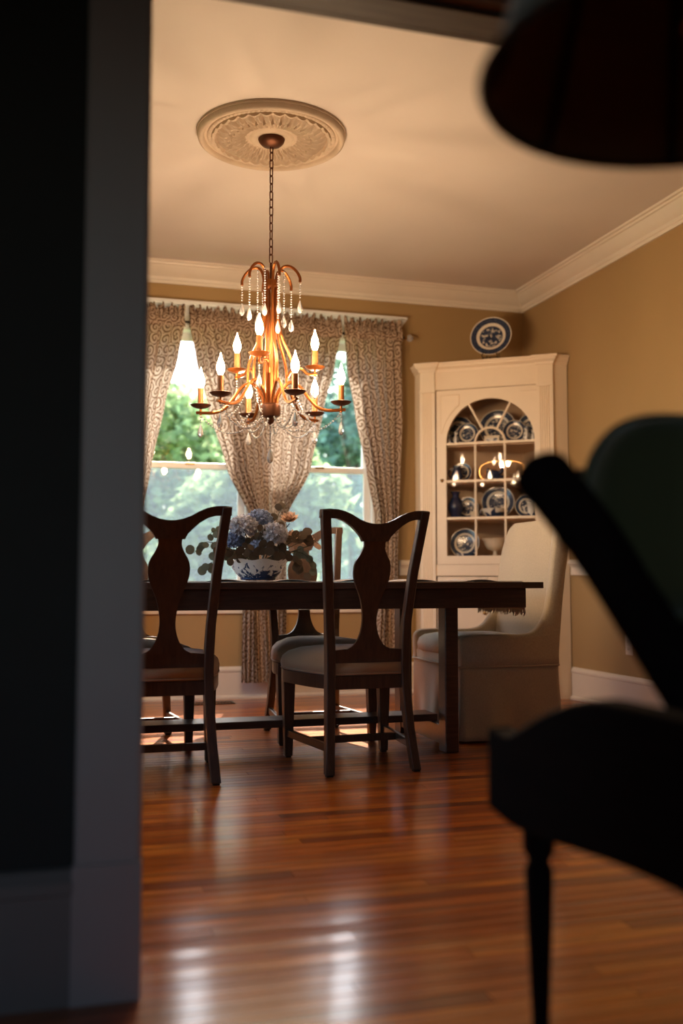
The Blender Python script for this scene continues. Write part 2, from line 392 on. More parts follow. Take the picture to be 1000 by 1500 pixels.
# floor: slab with planks laid on it one by one
floor = struct(MB().box(PX0-T, PX1+T, PY-T, YB+T, -0.06, -0.012).build('floor', M['subfloor'], smooth=False))
PWD = 0.053
def plank_section():
    h = PWD/2-0.0006
    return [(-h, -0.012), (h, -0.012), (h, -0.0009), (h-0.0009, -0.0000), (0.010, 0.0), (-0.010, 0.0), (-h+0.0009, -0.0000), (-h, -0.0009)]
sec = plank_section()
pm = MB().loft([[(0, y, z) for y, z in sec], [(1, y, z) for y, z in sec]])
plank0 = None
rest = MB(); y = PY+PWD/2; rr = random.Random(11); nplank = 0
while y < YB-0.005:
    x0, x1 = (XL, XR) if y > YJ1 else ((OX0-0.02, OX1+0.02) if y > YJ0 else (PX0, PX1))
    seg = []; x = x0 - rr.uniform(0, 0.9)
    while x < x1:
        L = rr.uniform(0.9, 2.3); a, b = max(x, x0), min(x+L, x1)
        if b-a > 0.02: seg.append((a, b-0.0012))
        x += L
    for a, b in seg:
        amp = 0.009 if 1.95 < y < 2.5 else 0.0028
        tilt = rr.gauss(0, amp); dz = abs(tilt)*PWD/2
        xl = 0.02*y; xr = y*0.85+0.3
        if 1.6 < y < 3.55 and b > max(xl, 0.0) and a < xr and nplank < 290:
            if plank0 is None:
                plank0 = pm.build('floor_plank', M['floorA'], floor, smooth=False); o = plank0
            else:
                o = plank0.copy(); col.objects.link(o)
            o.parent = floor; o.location = (a, y, -dz*0.5); o.scale = (b-a, 1, 1); o.rotation_euler = (tilt, 0, 0); nplank += 1
        else:
            ct, st = cos(tilt), sin(tilt)
            rest.loft([[(X, y+p*ct-q*st, -dz*0.5+p*st+q*ct) for p, q in sec] for X in (a, b)])
    y += PWD
fr = rest.build('floor_planks', M['floorB'], floor, smooth=False); fr['kind'] = 'stuff'

# crown, chair rail, baseboards (room on the left of each path)
crown = [(0, 2.705), (0.012, 2.705), (0.014, 2.722), (0.022, 2.728), (0.026, 2.745), (0.045, 2.757), (0.062, 2.778), (0.078, 2.797), (0.083, 2.806), (0.094, 2.810), (0.098, 2.820), (0.112, 2.822), (0.114, 2.835), (0, 2.835)]
base = [(0, 0), (0.032, 0), (0.032, 0.012), (0.024, 0.022), (0.018, 0.024), (0.018, 0.172), (0.024, 0.176), (0.024, 0.188), (0.012, 0.205), (0, 0.207)]
rail = [(0, 0.80), (0.014, 0.80), (0.016, 0.815), (0.014, 0.848), (0.022, 0.862), (0.034, 0.872), (0.036, 0.890), (0.02, 0.902), (0, 0.904)]
struct(sweep(MB(), [(XR, YJ1), (XR, YB), (XL, YB), (XL, YJ1)], crown).build('trim_1', M['trim'], angle=20), 'cream crown moulding around the dining room ceiling')
struct(sweep(MB(), [(2.43, YB), (XL, YB)], base).build('baseboard_back', M['trim'], angle=20))
struct(sweep(MB(), [(XR, YJ1), (XR, 5.81)], base).build('baseboard_right', M['trim'], angle=20))
struct(sweep(MB(), [(XL, YB), (XL, YJ1)], base).build('baseboard_left', M['trim'], angle=20))
struct(sweep(MB(), [(2.43, YB), (2.32, YB)], rail).build('trim_2', M['trim'], angle=20), 'short cream chair rail between window and corner cabinet')
struct(sweep(MB(), [(XR, YJ1), (XR, 5.81)], rail).build('trim_3', M['trim'], angle=20), 'cream chair rail on the right wall')

# cased opening: casings, jambs, head
m = MB(); m.prism([(0.056, YJ0), (0.056, 1.932), (0.062, 1.928), (0.168, 1.926), (0.176, 1.929), (OX0, 1.934), (OX0, YJ0)], lambda x, y: (x, y, 0.248), lambda x, y: (x, y, OZ+0.12))
m.box(0.052, OX0, 1.921, YJ0, 0, 0.25)
struct(m.build('trim_4', M['jamb'], angle=20), 'grey painted casing at the left of the opening')
m = MB(); m.box(OX1-0.0, OX1+0.122, 1.926, YJ0, 0, OZ+0.12)
struct(m.build('trim_5', M['jamb'], smooth=False), 'grey casing at the right of the opening')
m = MB(); m.box(OX0-0.02, OX0, YJ0, YJ1, 0, OZ); m.box(OX1, OX1+0.02, YJ0, YJ1, 0, OZ)
struct(m.build('trim_6', M['jamb'], smooth=False), 'side jambs of the opening')
m = MB(); m.box(OX0-0.02, OX1+0.02, YJ0, YJ1, OZ, OZ+0.02); m.box(OX0, OX1, 1.985, 2.025, OZ-0.012, OZ)
m.box(OX0, OX1, 1.926, YJ0, OZ+0.004, OZ+0.12); m.box(OX0, OX1, 1.915, YJ0, OZ+0.12, OZ+0.15); m.box(OX0-0.12, OX1+0.12, YJ1, YJ1+0.02, OZ, OZ+0.12)
struct(m.build('trim_7', M['head'], smooth=False, bevel=0.002), 'dark brown head casing above the opening')
nb = [(0, 0), (0.020, 0), (0.020, 0.198), (0.026, 0.202), (0.026, 0.222), (0.010, 0.242), (0, 0.244)]
struct(sweep(MB(), [(0.054, YJ0), (PX0, YJ0)], nb).build('baseboard_front', M['nearbase'], angle=20), 'dark baseboard on the near wall left of the opening')

# windows in the back wall
def casement(i, x0, x1):
    w = bpy.data.objects.new('window_%d' % i, None); col.objects.link(w); w.location = ((x0+x1)/2, YB+0.06, WZ0); struct(w)
    h = (x1-x0)/2; H = WZ1-WZ0; mid = 0.86
    m = MB(); m.box(-h, -h+0.02, -0.06, 0.1, 0, H); m.box(h-0.02, h, -0.06, 0.1, 0, H); m.box(-h+0.02, h-0.02, -0.06, 0.1, H-0.02, H); m.box(-h+0.02, h-0.02, -0.02, 0.1, 0, 0.025)
    m.build('frame', M['wtrim'], w, smooth=False)
    h -= 0.02
    def sash(name, z0, z1, y, b, tp, st=0.042):
        m = MB(); m.box(-h, -h+st, y, y+0.032, z0, z1); m.box(h-st, h, y, y+0.032, z0, z1)
        m.box(-h+st, h-st, y, y+0.032, z0, z0+b); m.box(-h+st, h-st, y, y+0.032, z1-tp, z1)
        s = m.build(name, M['wtrim'], w, smooth=False, bevel=0.004)
        MB().box(-h+st, h-st, y+0.012, y+0.016, z0+b, z1-tp).build('pane', M['pane'], s, smooth=False)
        return s
    sash('upper_sash', mid-0.02, H-0.02, 0.036, 0.04, 0.05); s = sash('lower_sash', 0.025, mid+0.02, 0.0, 0.07, 0.04)
    MB().box(-0.03, 0.03, -0.012, 0.0, mid+0.005, mid+0.02).build('sash_lock', M['brass'], s, smooth=False, bevel=0.003)
    m = MB(); m.add([(-h, 0.085, 0.02), (h, 0.085, 0.02), (h, 0.085, mid), (-h, 0.085, mid)], [(0, 1, 2, 3)]); m.build('insect_screen', M['screen'], w, smooth=False)
for i, (a, b) in enumerate(WIN): casement(i+1, a, b)
C0, C1 = WIN[0][0]-0.115, WIN[1][1]+0.115
m = MB()
for a, b in ((C0, WIN[0][0]), (WIN[1][1], C1), (WIN[0][1]-0.0, WIN[1][0]+0.0)): m.box(a, b, YB-0.02, YB, WZ0-0.02, WZ1)
m.box(C0, C1, YB-0.022, YB, WZ1, 2.505)
struct(m.build('trim_8', M['wtrim'], smooth=False, bevel=0.003), 'white casing around the paired windows')
cap = [(0, 2.500), (0.030, 2.500), (0.032, 2.512), (0.040, 2.522), (0.058, 2.545), (0.074, 2.558), (0.076, 2.566), (0.086, 2.568), (0.086, 2.583), (0, 2.583)]
m = MB(); P = [(2.31, YB), (0.33, YB)]
# head cap with returned ends
rings = []
for x, s_ in ((2.305, 1), (0.335, -1)): rings.append([(x+s_*q*0.6, YB-q, z) for q, z in cap])
m.loft(rings); struct(m.build('trim_9', M['wtrim'], angle=20), 'white moulded cap above the paired windows')
m = MB(); m.box(C0-0.02, C1+0.02, YB-0.055, YB+0.03, WZ0-0.03, WZ0); m.box(C0, C1, YB-0.02, YB, WZ0-0.11, WZ0-0.03)
struct(m.build('trim_10', M['trim'], smooth=False, bevel=0.004), 'cream window sill and apron below the paired windows')
# plain frames for the two unseen windows added to bring in fill daylight
w = bpy.data.objects.new('window_3', None); col.objects.link(w); w.location = (XL-0.08, (LW[0]+LW[1])/2, LW[2]); struct(w)
hh = (LW[1]-LW[0])/2; H = LW[3]-LW[2]
m = MB(); m.box(-.03, .03, -hh, -hh+.05, 0, H); m.box(-.03, .03, hh-.05, hh, 0, H); m.box(-.03, .03, -hh, hh, 0, .06); m.box(-.03, .03, -hh, hh, H-.05, H); m.box(-.03, .03, -hh, hh, H/2-.02, H/2+.02); m.box(-.03, .03, -.03, .03, 0, H)
m.build('frame', M['wtrim'], w, smooth=False); MB().box(-.003, .003, -hh+.05, hh-.05, .06, H-.05).build('pane', M['pane'], w, smooth=False)
w = bpy.data.objects.new('window_4', None); col.objects.link(w); w.location = ((PW[0]+PW[1])/2, PY-0.08, PW[2]); struct(w)
hh = (PW[1]-PW[0])/2; H = PW[3]-PW[2]
m = MB(); m.box(-hh, -hh+.05, -.03, .03, 0, H); m.box(hh-.05, hh, -.03, .03, 0, H); m.box(-hh+.05, hh-.05, -.03, .03, 0, .06); m.box(-hh+.05, hh-.05, -.03, .03, H-.05, H); m.box(-hh+.05, hh-.05, -.03, .03, H/2-.02, H/2+.02)
m.build('frame', M['wtrim'], w, smooth=False); MB().box(-hh+.05, hh-.05, -.003, .003, .06, H-.05).build('pane', M['pane'], w, smooth=False)

# portals guide daylight sampling through the window openings, both seen and added
def portal(name, loc, rot, sx, sy):
    d = bpy.data.lights.new(name, 'AREA'); d.shape = 'RECTANGLE'; d.size = sx; d.size_y = sy; d.cycles.is_portal = True
    o = bpy.data.objects.new(name, d); col.objects.link(o); o.location = loc; o.rotation_euler = rot
portal('portal_back', (1.32, YB+T+0.03, (WZ0+WZ1)/2), (-pi/2, 0, 0), 1.66, 1.8)
portal('portal_left', (XL-T-0.03, (LW[0]+LW[1])/2, (LW[2]+LW[3])/2), (0, -pi/2, 0), 1.75, 2.4)
portal('portal_parlor', ((PW[0]+PW[1])/2, PY-T-0.03, (PW[2]+PW[3])/2), (pi/2, 0, 0), 1.1, 1.4)

# ------------------------------------------------------------------ curtains
def edge_interp(tbl, z):
    for (z1, a1, b1), (z0, a0, b0) in zip(tbl, tbl[1:]):
        if z >= z0:
            t = (z-z0)/(z1-z0); t2 = t*t*(3-2*t)*0.4+t*0.6; return a0+(a1-a0)*t2, b0+(b1-b0)*t2
    return tbl[-1][1:]
def curtain(label, tbl, folds, seed, yc=6.345):
    rnd = random.Random(seed); ph = [rnd.uniform(0, 6.28) for _ in range(4)]
    root = thing('curtain', label, 'curtain', ((tbl[0][1]+tbl[0][2])/2, yc, tbl[-1][0]), group='scroll printed curtain panels')
    ox, oz = root.location.x, root.location.z
    zt, zb = tbl[0][0], tbl[-1][0]; nu, nv = folds*12, 70; m = MB(); uvs = []; W = 0.75
    for j in range(nv+1):
        z = zb+(zt-zb)*j/nv; a, b = edge_interp(tbl, z); w = b-a; amp = 0.027*min(1.0, 0.35+(zt-z)*1.6) + 0.004
        for i in range(nu+1):
            u = i/nu; uu = u+0.018*sin(2*pi*u*2+ph[0]+z*0.5)
            th = 2*pi*folds*uu
            y = amp*sin(th)*(0.75+0.35*sin(3.1*u*2+ph[1])) + 0.006*sin(th*2.3+z*3+ph[2])
            x = a+w*(u+0.35/folds*0.16*cos(th+ph[3])) 
            m.v.append((x-ox, y+0.008*sin(z*4+u*9+ph[1]), z-oz)); uvs.append((u*W, z))
    for j in range(nv):
        for i in range(nu): k = j*(nu+1)+i; m.f.append((k, k+1, k+nu+2, k+nu+1))
    m.uv = uvs; m.build('drape', M['curtain'], root, angle=80, recalc=False)
    # rod pocket and ruffled heading
    m = MB(); uvs = []; a, b = tbl[0][1:]; nu = folds*16; prof = [(-0.012, -0.03), (-0.022, 0.0), (-0.020, 0.03), (-0.010, 0.045), (-0.014, 0.075), (-0.006, 0.100), (0.006, 0.105), (0.010, 0.08), (0.008, 0.045), (0.018, 0.0), (0.010, -0.03)]
    for j, (py, pz) in enumerate(prof):
        for i in range(nu+1):
            u = i/nu; th = 2*pi*folds*1.6*u; k = 1 if abs(pz-0.075) < 0.04 else 0.35
            m.v.append((a+(b-a)*u-ox+0.004*sin(th*1.7+j), py+k*(0.014*sin(th+ph[2]+j*0.3)+0.009*sin(th*2.7+ph[0])), zt+pz-oz+(0.013*sin(th*0.8+ph[1])+0.011*sin(th*1.9+ph[3]) if pz > 0.07 else 0.002*sin(th))))
            uvs.append((u*W, zt+pz+j*0.01))
    for j in range(len(prof)-1):
        for i in range(nu): k = j*(nu+1)+i; m.f.append((k, k+1, k+nu+2, k+nu+1))
    m.uv = uvs; m.build('ruffled_heading', M['curtain'], root, angle=80, recalc=False)
    return root
ZT = 2.425
curtain('scroll printed curtain panel at the far left, beside the opening casing', [(ZT, .33, .815), (2.2, .34, .78), (1.9, .35, .70), (1.5, .36, .62), (1.2, .37, .565), (.8, .36, .54), (.11, .34, .56)], 6, 1)
curtain('left curtain of the gathered middle pair, behind the chandelier arms', [(ZT, .845, 1.325), (2.2, .89, 1.335), (1.9, .97, 1.35), (1.5, 1.09, 1.365), (1.17, 1.25, 1.375), (.9, 1.235, 1.37), (.55, 1.205, 1.35), (.11, 1.20, 1.37)], 7, 2)
curtain('right curtain of the gathered middle pair, above the flower bowl', [(ZT, 1.335, 1.865), (2.2, 1.345, 1.825), (1.9, 1.355, 1.75), (1.5, 1.37, 1.66), (1.17, 1.38, 1.49), (.9, 1.375, 1.495), (.55, 1.36, 1.50), (.11, 1.375, 1.49)], 7, 3, 6.350)
curtain('scroll printed curtain panel at the far right of the windows, beside the corner cabinet', [(ZT, 1.885, 2.30), (2.2, 1.905, 2.30), (1.9, 1.965, 2.30), (1.5, 2.05, 2.285), (1.2, 2.105, 2.275), (.8, 2.12, 2.26), (.11, 2.09, 2.27)], 6, 4)
rod = thing('curtain_rod', 'curtain rod with a clear glass ball finial above the windows', 'curtain rod', (1.32, 6.345, 2.428))
MB().tube([(-1.0, 0, 0), (1.0, 0, 0)], 0.008, 10).build('rod', M['iron'], rod)
for s_ in (-1, 1):
    MB().tube([(s_*0.995, 0, 0), (s_*1.015, 0, 0)], 0.013, 12).build('finial_collar', M['brass'], rod)
    f = MB().lathe([(0.002, -0.026), (0.014, -0.021), (0.023, -0.010), (0.026, 0), (0.023, 0.010), (0.014, 0.021), (0.002, 0.026)], 16, (0, 0, 0)).build('finial_ball', M['crystal'], rod, angle=60); f.location = (s_*1.038, 0, 0)
    MB().box(s_*0.985-0.006, s_*0.985+0.006, 0.006, 0.124, -0.008, 0.008).build('bracket', M['iron'], rod, smooth=False)

# ------------------------------------------------------------------ dining chairs (front = +y)
def resample_outline(half, n=6):
    """half outline from top to bottom on the right side (x >= 0) -> closed smooth symmetric polygon"""
    P = [V((x, 0, z)) for x, z in half]; s = bez(P, n); r = [(p.x, p.z) for p in s]
    return r + [(-x, z) for x, z in reversed(r)]
def back_y(z):      # rake of the rear posts
    pts = [(0, -0.068), (0.15, -0.032), (0.33, -0.004), (0.45, 0.0), (0.60, -0.010), (0.80, -0.045), (1.06, -0.108)]
    for (z0, y0), (z1, y1) in zip(pts, pts[1:]):
        if z <= z1: return y0+(y1-y0)*(z-z0)/(z1-z0)
    return pts[-1][1]
def back_x(z):
    pts = [(0, .184), (0.2, .168), (0.40, .160), (0.55, .163), (0.8, .184), (1.06, .214)]
    for (z0, y0), (z1, y1) in zip(pts, pts[1:]):
        if z <= z1: return y0+(y1-y0)*(z-z0)/(z1-z0)
    return pts[-1][1]
def make_chair(label, loc, rz):
    t = thing('dining_chair', label, 'chair', loc, rz, 'wooden vase-back dining chairs')
    W = M['chair']
    for s_ in (-1, 1):
        zs = [0.006, 0.08, 0.16, 0.25, 0.34, 0.42, 0.5, 0.6, 0.7, 0.8, 0.9, 1.0, 1.048]
        MB().bar([(s_*back_x(z), back_y(z), z) for z in zs], 0.0185, [0.019 if z < 0.2 else 0.023 if z < 0.6 else 0.018 for z in zs]).build('rear_leg', W, t, angle=40, bevel=0.004)
        MB().bar([(s_*0.222, 0.405, z) for z in (0.006, 0.33, 0.385)], [0.017, 0.026, 0.026], [0.017, 0.026, 0.026]).build('front_leg', W, t, angle=40, bevel=0.004)
        MB().box(s_*back_x(0)-0.013, s_*back_x(0)+0.013, back_y(0)-0.013, back_y(0)+0.013, 0, 0.006).build('foot_glide', M['iron'], t, smooth=False)
        MB().box(s_*.222-.011, s_*.222+.011, .394, .416, 0, 0.006).build('foot_glide', M['iron'], t, smooth=False)
        a = V((s_*0.176, back_y(0.1)+0.018, 0.105)); b = V((s_*0.222, 0.390, 0.105))
        MB().loft([[(p.x-0.010, p.y, p.z-0.016), (p.x+0.010, p.y, p.z-0.016), (p.x+0.010, p.y, p.z+0.016), (p.x-0.010, p.y, p.z+0.016)] for p in (a, b)]).build('side_stretcher', W, t, smooth=False, bevel=0.003)
    MB().box(-0.19, 0.19, 0.165, 0.187, 0.090, 0.120).build('cross_stretcher', W, t, smooth=False, bevel=0.003)
    # seat rails: bowed front and sides
    def plan(k):
        P = [V((0.148, -0.012, 0)), V((0.205, 0.13, 0)), V((0.243, 0.30, 0)), V((0.252, 0.395, 0)), V((0.215, 0.435, 0)), V((0.0, 0.462, 0))]
        h = bez(P, 5); r = [(p.x*k, (p.y-0.2)*k+0.2) for p in h]; return r + [(-x, y) for x, y in reversed(r[:-1])]
    pl = plan(1.0); inn = plan(0.86)
    m = MB(); m.loft([[(x, y, 0.330) for x, y in pl], [(x, y, 0.385) for x, y in pl], [(x, y, 0.385) for x, y in inn], [(x, y, 0.330) for x, y in inn]], closed=True)
    m.build('seat_rail', W, t, angle=40, bevel=0.002)
    m = MB(); rings = []
    for k, z in ((0.93, 0.372), (0.985, 0.388), (1.015, 0.400), (1.02, 0.418), (0.99, 0.442), (0.90, 0.463), (0.72, 0.480), (0.45, 0.490), (0.15, 0.494)):
        rings.append([(x*k, (y-0.22)*k+0.22, z) for x, y in pl])
    m.loft(rings).build('seat_cushion', M['seat'], t, angle=70)
    m = MB().tube([(x*1.004, (y-.22)*1.004+.22, 0.391) for x, y in pl], 0.0045, 6, closed=True); m.build('piping', M['seat'], t, angle=80)
    # back rail, crest and vase splat: outlines bent onto the raked back plane
    def bent(poly, name, th, curve=0.018, nz=None):
        bm = bmesh.new(); vs = [bm.verts.new((x, 0, z)) for x, z in poly]; f = bm.faces.new(vs)
        for k in range(1, 12):
            z = min(p[1] for p in poly)+(max(p[1] for p in poly)-min(p[1] for p in poly))*k/12
            bmesh.ops.bisect_plane(bm, geom=bm.verts[:]+bm.edges[:]+bm.faces[:], plane_co=(0, 0, z), plane_no=(0, 0, 1))
        for k in range(1, 8):
            x = -0.2+0.4*k/8; bmesh.ops.bisect_plane(bm, geom=bm.verts[:]+bm.edges[:]+bm.faces[:], plane_co=(x, 0, 0), plane_no=(1, 0, 0))
        r = bmesh.ops.extrude_face_region(bm, geom=bm.faces[:])
        top = [v for v in r['geom'] if isinstance(v, bmesh.types.BMVert)]; ts = set(top)
        for v in bm.verts:
            v.co.y = back_y(v.co.z) - curve*(1-(v.co.x/0.2)**2)*0.9*(1 if v.co.z > 0.9 else 0.6) + (th/2 if v in ts else -th/2)
        bmesh.ops.recalc_face_normals(bm, faces=bm.faces)
        me = bpy.data.meshes.new(name); bm.to_mesh(me); bm.free()
        me.polygons.foreach_set('use_smooth', [True]*len(me.polygons)); me.set_sharp_from_angle(angle=radians(40)); me.materials.append(W)
        o = bpy.data.objects.new(name, me); col.objects.link(o); o.parent = t; return o
    # crest: top edge high at the ears, dipping in the middle
    topc = [(-.231, 1.050), (-.20, 1.052), (-.165, 1.050), (-.135, 1.043), (-.105, 1.030), (-.075, 1.013), (-.045, 1.001), (-.02, .996), (0, .995), (.02, .996), (.045, 1.001), (.075, 1.013), (.105, 1.030), (.135, 1.043), (.165, 1.050), (.20, 1.052), (.231, 1.050)]
    lowc = [(.231, 1.016), (.20, 1.016), (.17, 1.015), (.14, 1.006), (.11, .988), (.085, .966), (.066, .946), (.054, .925), (-.054, .925), (-.066, .946), (-.085, .966), (-.11, .988), (-.14, 1.006), (-.17, 1.015), (-.20, 1.016), (-.231, 1.016)]
    bent(topc + lowc, 'crest_rail', 0.026)
    splat = [(.046, .93), (.044, .905), (.056, .875), (.073, .845), (.079, .812), (.075, .775), (.060, .735), (.044, .695), (.034, .650), (.030, .610), (.034, .570), (.046, .535), (.066, .506), (.095, .490)]
    bent(resample_outline([(0.046, .93)] + splat, 4)[0:] if False else resample_outline(splat, 4), 'vase_splat', 0.014)
    rails = [(-.15, .436), (-.15, .487), (-.10, .492), (.10, .492), (.15, .487), (.15, .436)]
    bent(rails, 'back_rail', 0.022, 0.004)
    return t
ch = make_chair('dark wooden vase-back dining chair, right one of the two nearest, seen from behind', (1.256, 3.895, 0), radians(2.0))
dup(ch, 'dark wooden vase-back dining chair at the near left, partly hidden by the opening casing', (0.441, 3.868, 0), radians(-1))
dup(ch, 'wooden vase-back dining chair on the window side, behind the flower bowl, facing us', (1.277, 5.005, 0), radians(181))
dup(ch, 'wooden vase-back dining chair at the window side, behind the near left chair', (0.405, 5.000, 0), radians(180))

# ------------------------------------------------------------------ table
TB = thing('dining_table', 'long dark brown trestle dining table under the chandelier', 'table', (0.955, 4.53, 0))
tw = M['table']; X0, X1 = -1.19, 1.19
for k in range(5):      # top boards
    a = -0.47+0.188*k; MB().box(X0+0.11, X1-0.11, a+0.0008, a+0.1872, 0.733, 0.7615).build('top_board', tw, TB, smooth=False, bevel=0.002)
for s_ in (-1, 1): MB().box(min(s_*1.19, s_*1.0805), max(s_*1.19, s_*1.0805), -0.47, 0.47, 0.733, 0.7615).build('breadboard_end', tw, TB, smooth=False, bevel=0.003)
for s_ in (-1, 1): MB().box(-1.131, 1.131, s_*0.40-0.013, s_*0.40+0.013, 0.645, 0.733).build('apron', tw, TB, smooth=False, bevel=0.003)
for s_ in (-1, 1): MB().box(s_*1.118-0.013, s_*1.118+0.013, -0.387, 0.387, 0.645, 0.733).build('end_apron', tw, TB, smooth=False, bevel=0.003)
for s_ in (-1, 1):
    for q in (-1, 1): MB().box(s_*0.795-0.032, s_*0.795+0.032, q*0.30-0.042, q*0.30+0.042, 0.0, 0.70).build('trestle_post', tw, TB, smooth=False, bevel=0.004)
    MB().box(s_*0.795-0.028, s_*0.795+0.028, -0.258, 0.258, 0.03, 0.115).build('foot_rail', tw, TB, smooth=False, bevel=0.004)
    MB().box(s_*0.795-0.028, s_*0.795+0.028, -0.35, 0.35, 0.70, 0.733).build('top_bearer', tw, TB, smooth=False, bevel=0.004)
MB().box(-0.80, 0.80, -0.155, 0.002, 0.115, 0.148).build('stretcher_board', tw, TB, smooth=False, bevel=0.004)

# runner: cloth lying along the table, rippled edges, hanging over both ends with fringe
RN = thing('table_runner', 'tan cloth runner with fringed ends lying along the dark table', 'table runner', (0.955, 4.53, 0.762))
def runfn(u, v):
    s_ = (u-0.5)*2*1.32; y = -0.27+0.54*v
    edge = abs(v-0.5)*2; wob = 0.5+0.5*sin(s_*21+v*4); z = 0.003 + (0.016*max(0, wob-0.45)*max(0, edge-0.82)/0.18 if abs(s_) < 1.15 else 0)
    if abs(s_) <= 1.19: return (s_, y+0.006*sin(s_*30), z)
    d = abs(s_)-1.19; return (math.copysign(1.196, s_), y, 0.002-d)
MB().grid(runfn, 170, 22).build('cloth', M['runner'], RN, angle=80, recalc=False, solid=0.002)
for s_ in (-1, 1):
    m = MB(); rr = random.Random(5)
    for k in range(60):
        y = -0.265+0.53*k/59; l = rr.uniform(0.018, 0.034); w_ = rr.uniform(-0.004, 0.004)
        m.tube([(s_*1.197, y, -0.127), (s_*(1.198+rr.uniform(0, .003)), y+w_*0.5, -0.127-l*0.6), (s_*1.197, y+w_, -0.130-l)], [0.0022, 0.003, 0.0012], 5)
    f = m.build('fringe', M['runner'], RN); f['kind'] = 'stuff'

# ------------------------------------------------------------------ host chair (upholstered, skirted) faces -x
HCH = thing('host_armchair', 'oatmeal linen skirted armchair with tall curved back at the table end', 'chair', (2.14, 4.725, 0))
lx = lambda x: x-2.14
LN = M['linen']
def rr_plan(x0, x1, y0, y1, r, n=4):
    out = []
    for cx, cy, a0 in ((x1-r, y1-r, 0), (x0+r, y1-r, pi/2), (x0+r, y0+r, pi), (x1-r, y0+r, 1.5*pi)):
        for k in range(n+1): a = a0+pi/2*k/n; out.append((cx+r*cos(a), cy+r*sin(a)))
    return out
# skirt with soft folds and corner pleats
per = []
pts = rr_plan(lx(1.885), lx(2.405), -0.325, 0.325, 0.02, 5)
P = [V((x, y)) for x, y in pts]; L = 0; dense = []
for i in range(len(P)):
    a, b = P[i], P[(i+1) % len(P)]; n = max(1, int((b-a).length/0.012))
    for k in range(n): dense.append(a+(b-a)*k/n)
m = MB(); nv = 14; c0 = V((lx(2.145), 0))
for j in range(nv+1):
    z = 0.012+(0.356-0.012)*j/nv; dn = 1-j/nv; 
    for i, p in enumerate(dense):
        d = (p-c0); nn = V((math.copysign(1, d.x) if abs(d.x)/0.26 > abs(d.y)/0.325 else 0, math.copysign(1, d.y) if abs(d.x)/0.26 <= abs(d.y)/0.325 else 0))
        s_ = i/len(dense)*2*pi; f = 0.018*sin(s_*5+1.3+dn*1.5)*dn**1.3 + 0.010*sin(s_*11+0.4-dn*2.0)*dn**1.6 + 0.020*dn
        corner = max(0, 1-abs(abs(d.y)-0.30)/0.05) if nn.y else max(0, 1-abs(abs(d.x)-0.24)/0.05)
        f -= 0.012*corner*dn
        m.v.append((p.x+nn.x*f, p.y+nn.y*f, z))
n = len(dense)
for j in range(nv):
    for i in range(n): m.f.append((j*n+i, j*n+(i+1) % n, (j+1)*n+(i+1) % n, (j+1)*n+i))
m.build('skirt', LN, HCH, angle=80, solid=0.004)
m = MB().tube([(p[0], p[1], 0.357) for p in rr_plan(lx(1.880), lx(2.408), -0.33, 0.33, 0.022, 4)], 0.005, 6, closed=True); m.build('welt', LN, HCH, angle=80)
MB().loft([[(x, y, z) for x, y in rr_plan(lx(1.888+q), lx(2.400), -0.318+q, 0.318-q, 0.03)] for z, q in ((0.30, 0), (0.40, 0), (0.425, 0.012))]).build('seat_base', LN, HCH, angle=60)
# seat cushion
rings = []
for k, z in ((0.90, 0.400), (0.99, 0.412), (1.0, 0.440), (0.97, 0.468), (0.88, 0.486), (0.65, 0.499), (0.3, 0.505)):
    rings.append([(lx(2.10)+(x-lx(2.10))*k, y*k, z) for x, y in rr_plan(lx(1.872), lx(2.345), -0.262, 0.262, 0.05, 5)])
MB().loft(rings).build('seat_cushion', LN, HCH, angle=80)
# side panels: low arm that sweeps up into the wing
rear = [(2.400, .355), (2.412, .50), (2.432, .70), (2.462, .90), (2.485, 1.02), (2.478, 1.062)]
front = [(2.425, 1.070), (2.405, 1.04), (2.388, .95), (2.368, .80), (2.352, .68), (2.325, .585), (2.28, .53), (2.21, .507), (2.05, .510), (1.93, .508), (1.892, .492), (1.882, .46), (1.885, .355)]
rp = [(p.x, p.z) for p in bez([V((x, 0, z)) for x, z in rear], 3)]
for s_ in (-1, 1):
    ff = [(x+(0.045 if z > 0.62 else 0), min(z, 0.98)) for x, z in front] if s_ > 0 else front
    poly = [(x, min(z, 0.985) if s_ > 0 else z) for x, z in rp]+[(p.x, p.z) for p in bez([V((x, 0, z)) for x, z in ff], 3)]
    cx_ = sum(p[0] for p in poly)/len(poly)
    m = MB(); n = len(poly); rings = []
    for t_, ins in ((0.0, 0.010), (0.006, 0.003), (0.016, 0.0), (0.040, 0.0), (0.052, 0.004), (0.058, 0.012)):
        ring = []
        for i, (x, z) in enumerate(poly):
            a = poly[i-1]; b = poly[(i+1) % n]; d = V((b[0]-a[0], b[1]-a[1])); d = d.normalized() if d.length > 1e-6 else V((1, 0)); nx, nz = -d.y, d.x
            ring.append((lx(x+nx*ins), s_*(0.332-t_), z+nz*ins))
        rings.append(ring)
    m.loft(rings).build('arm_wing', LN, HCH, angle=50)
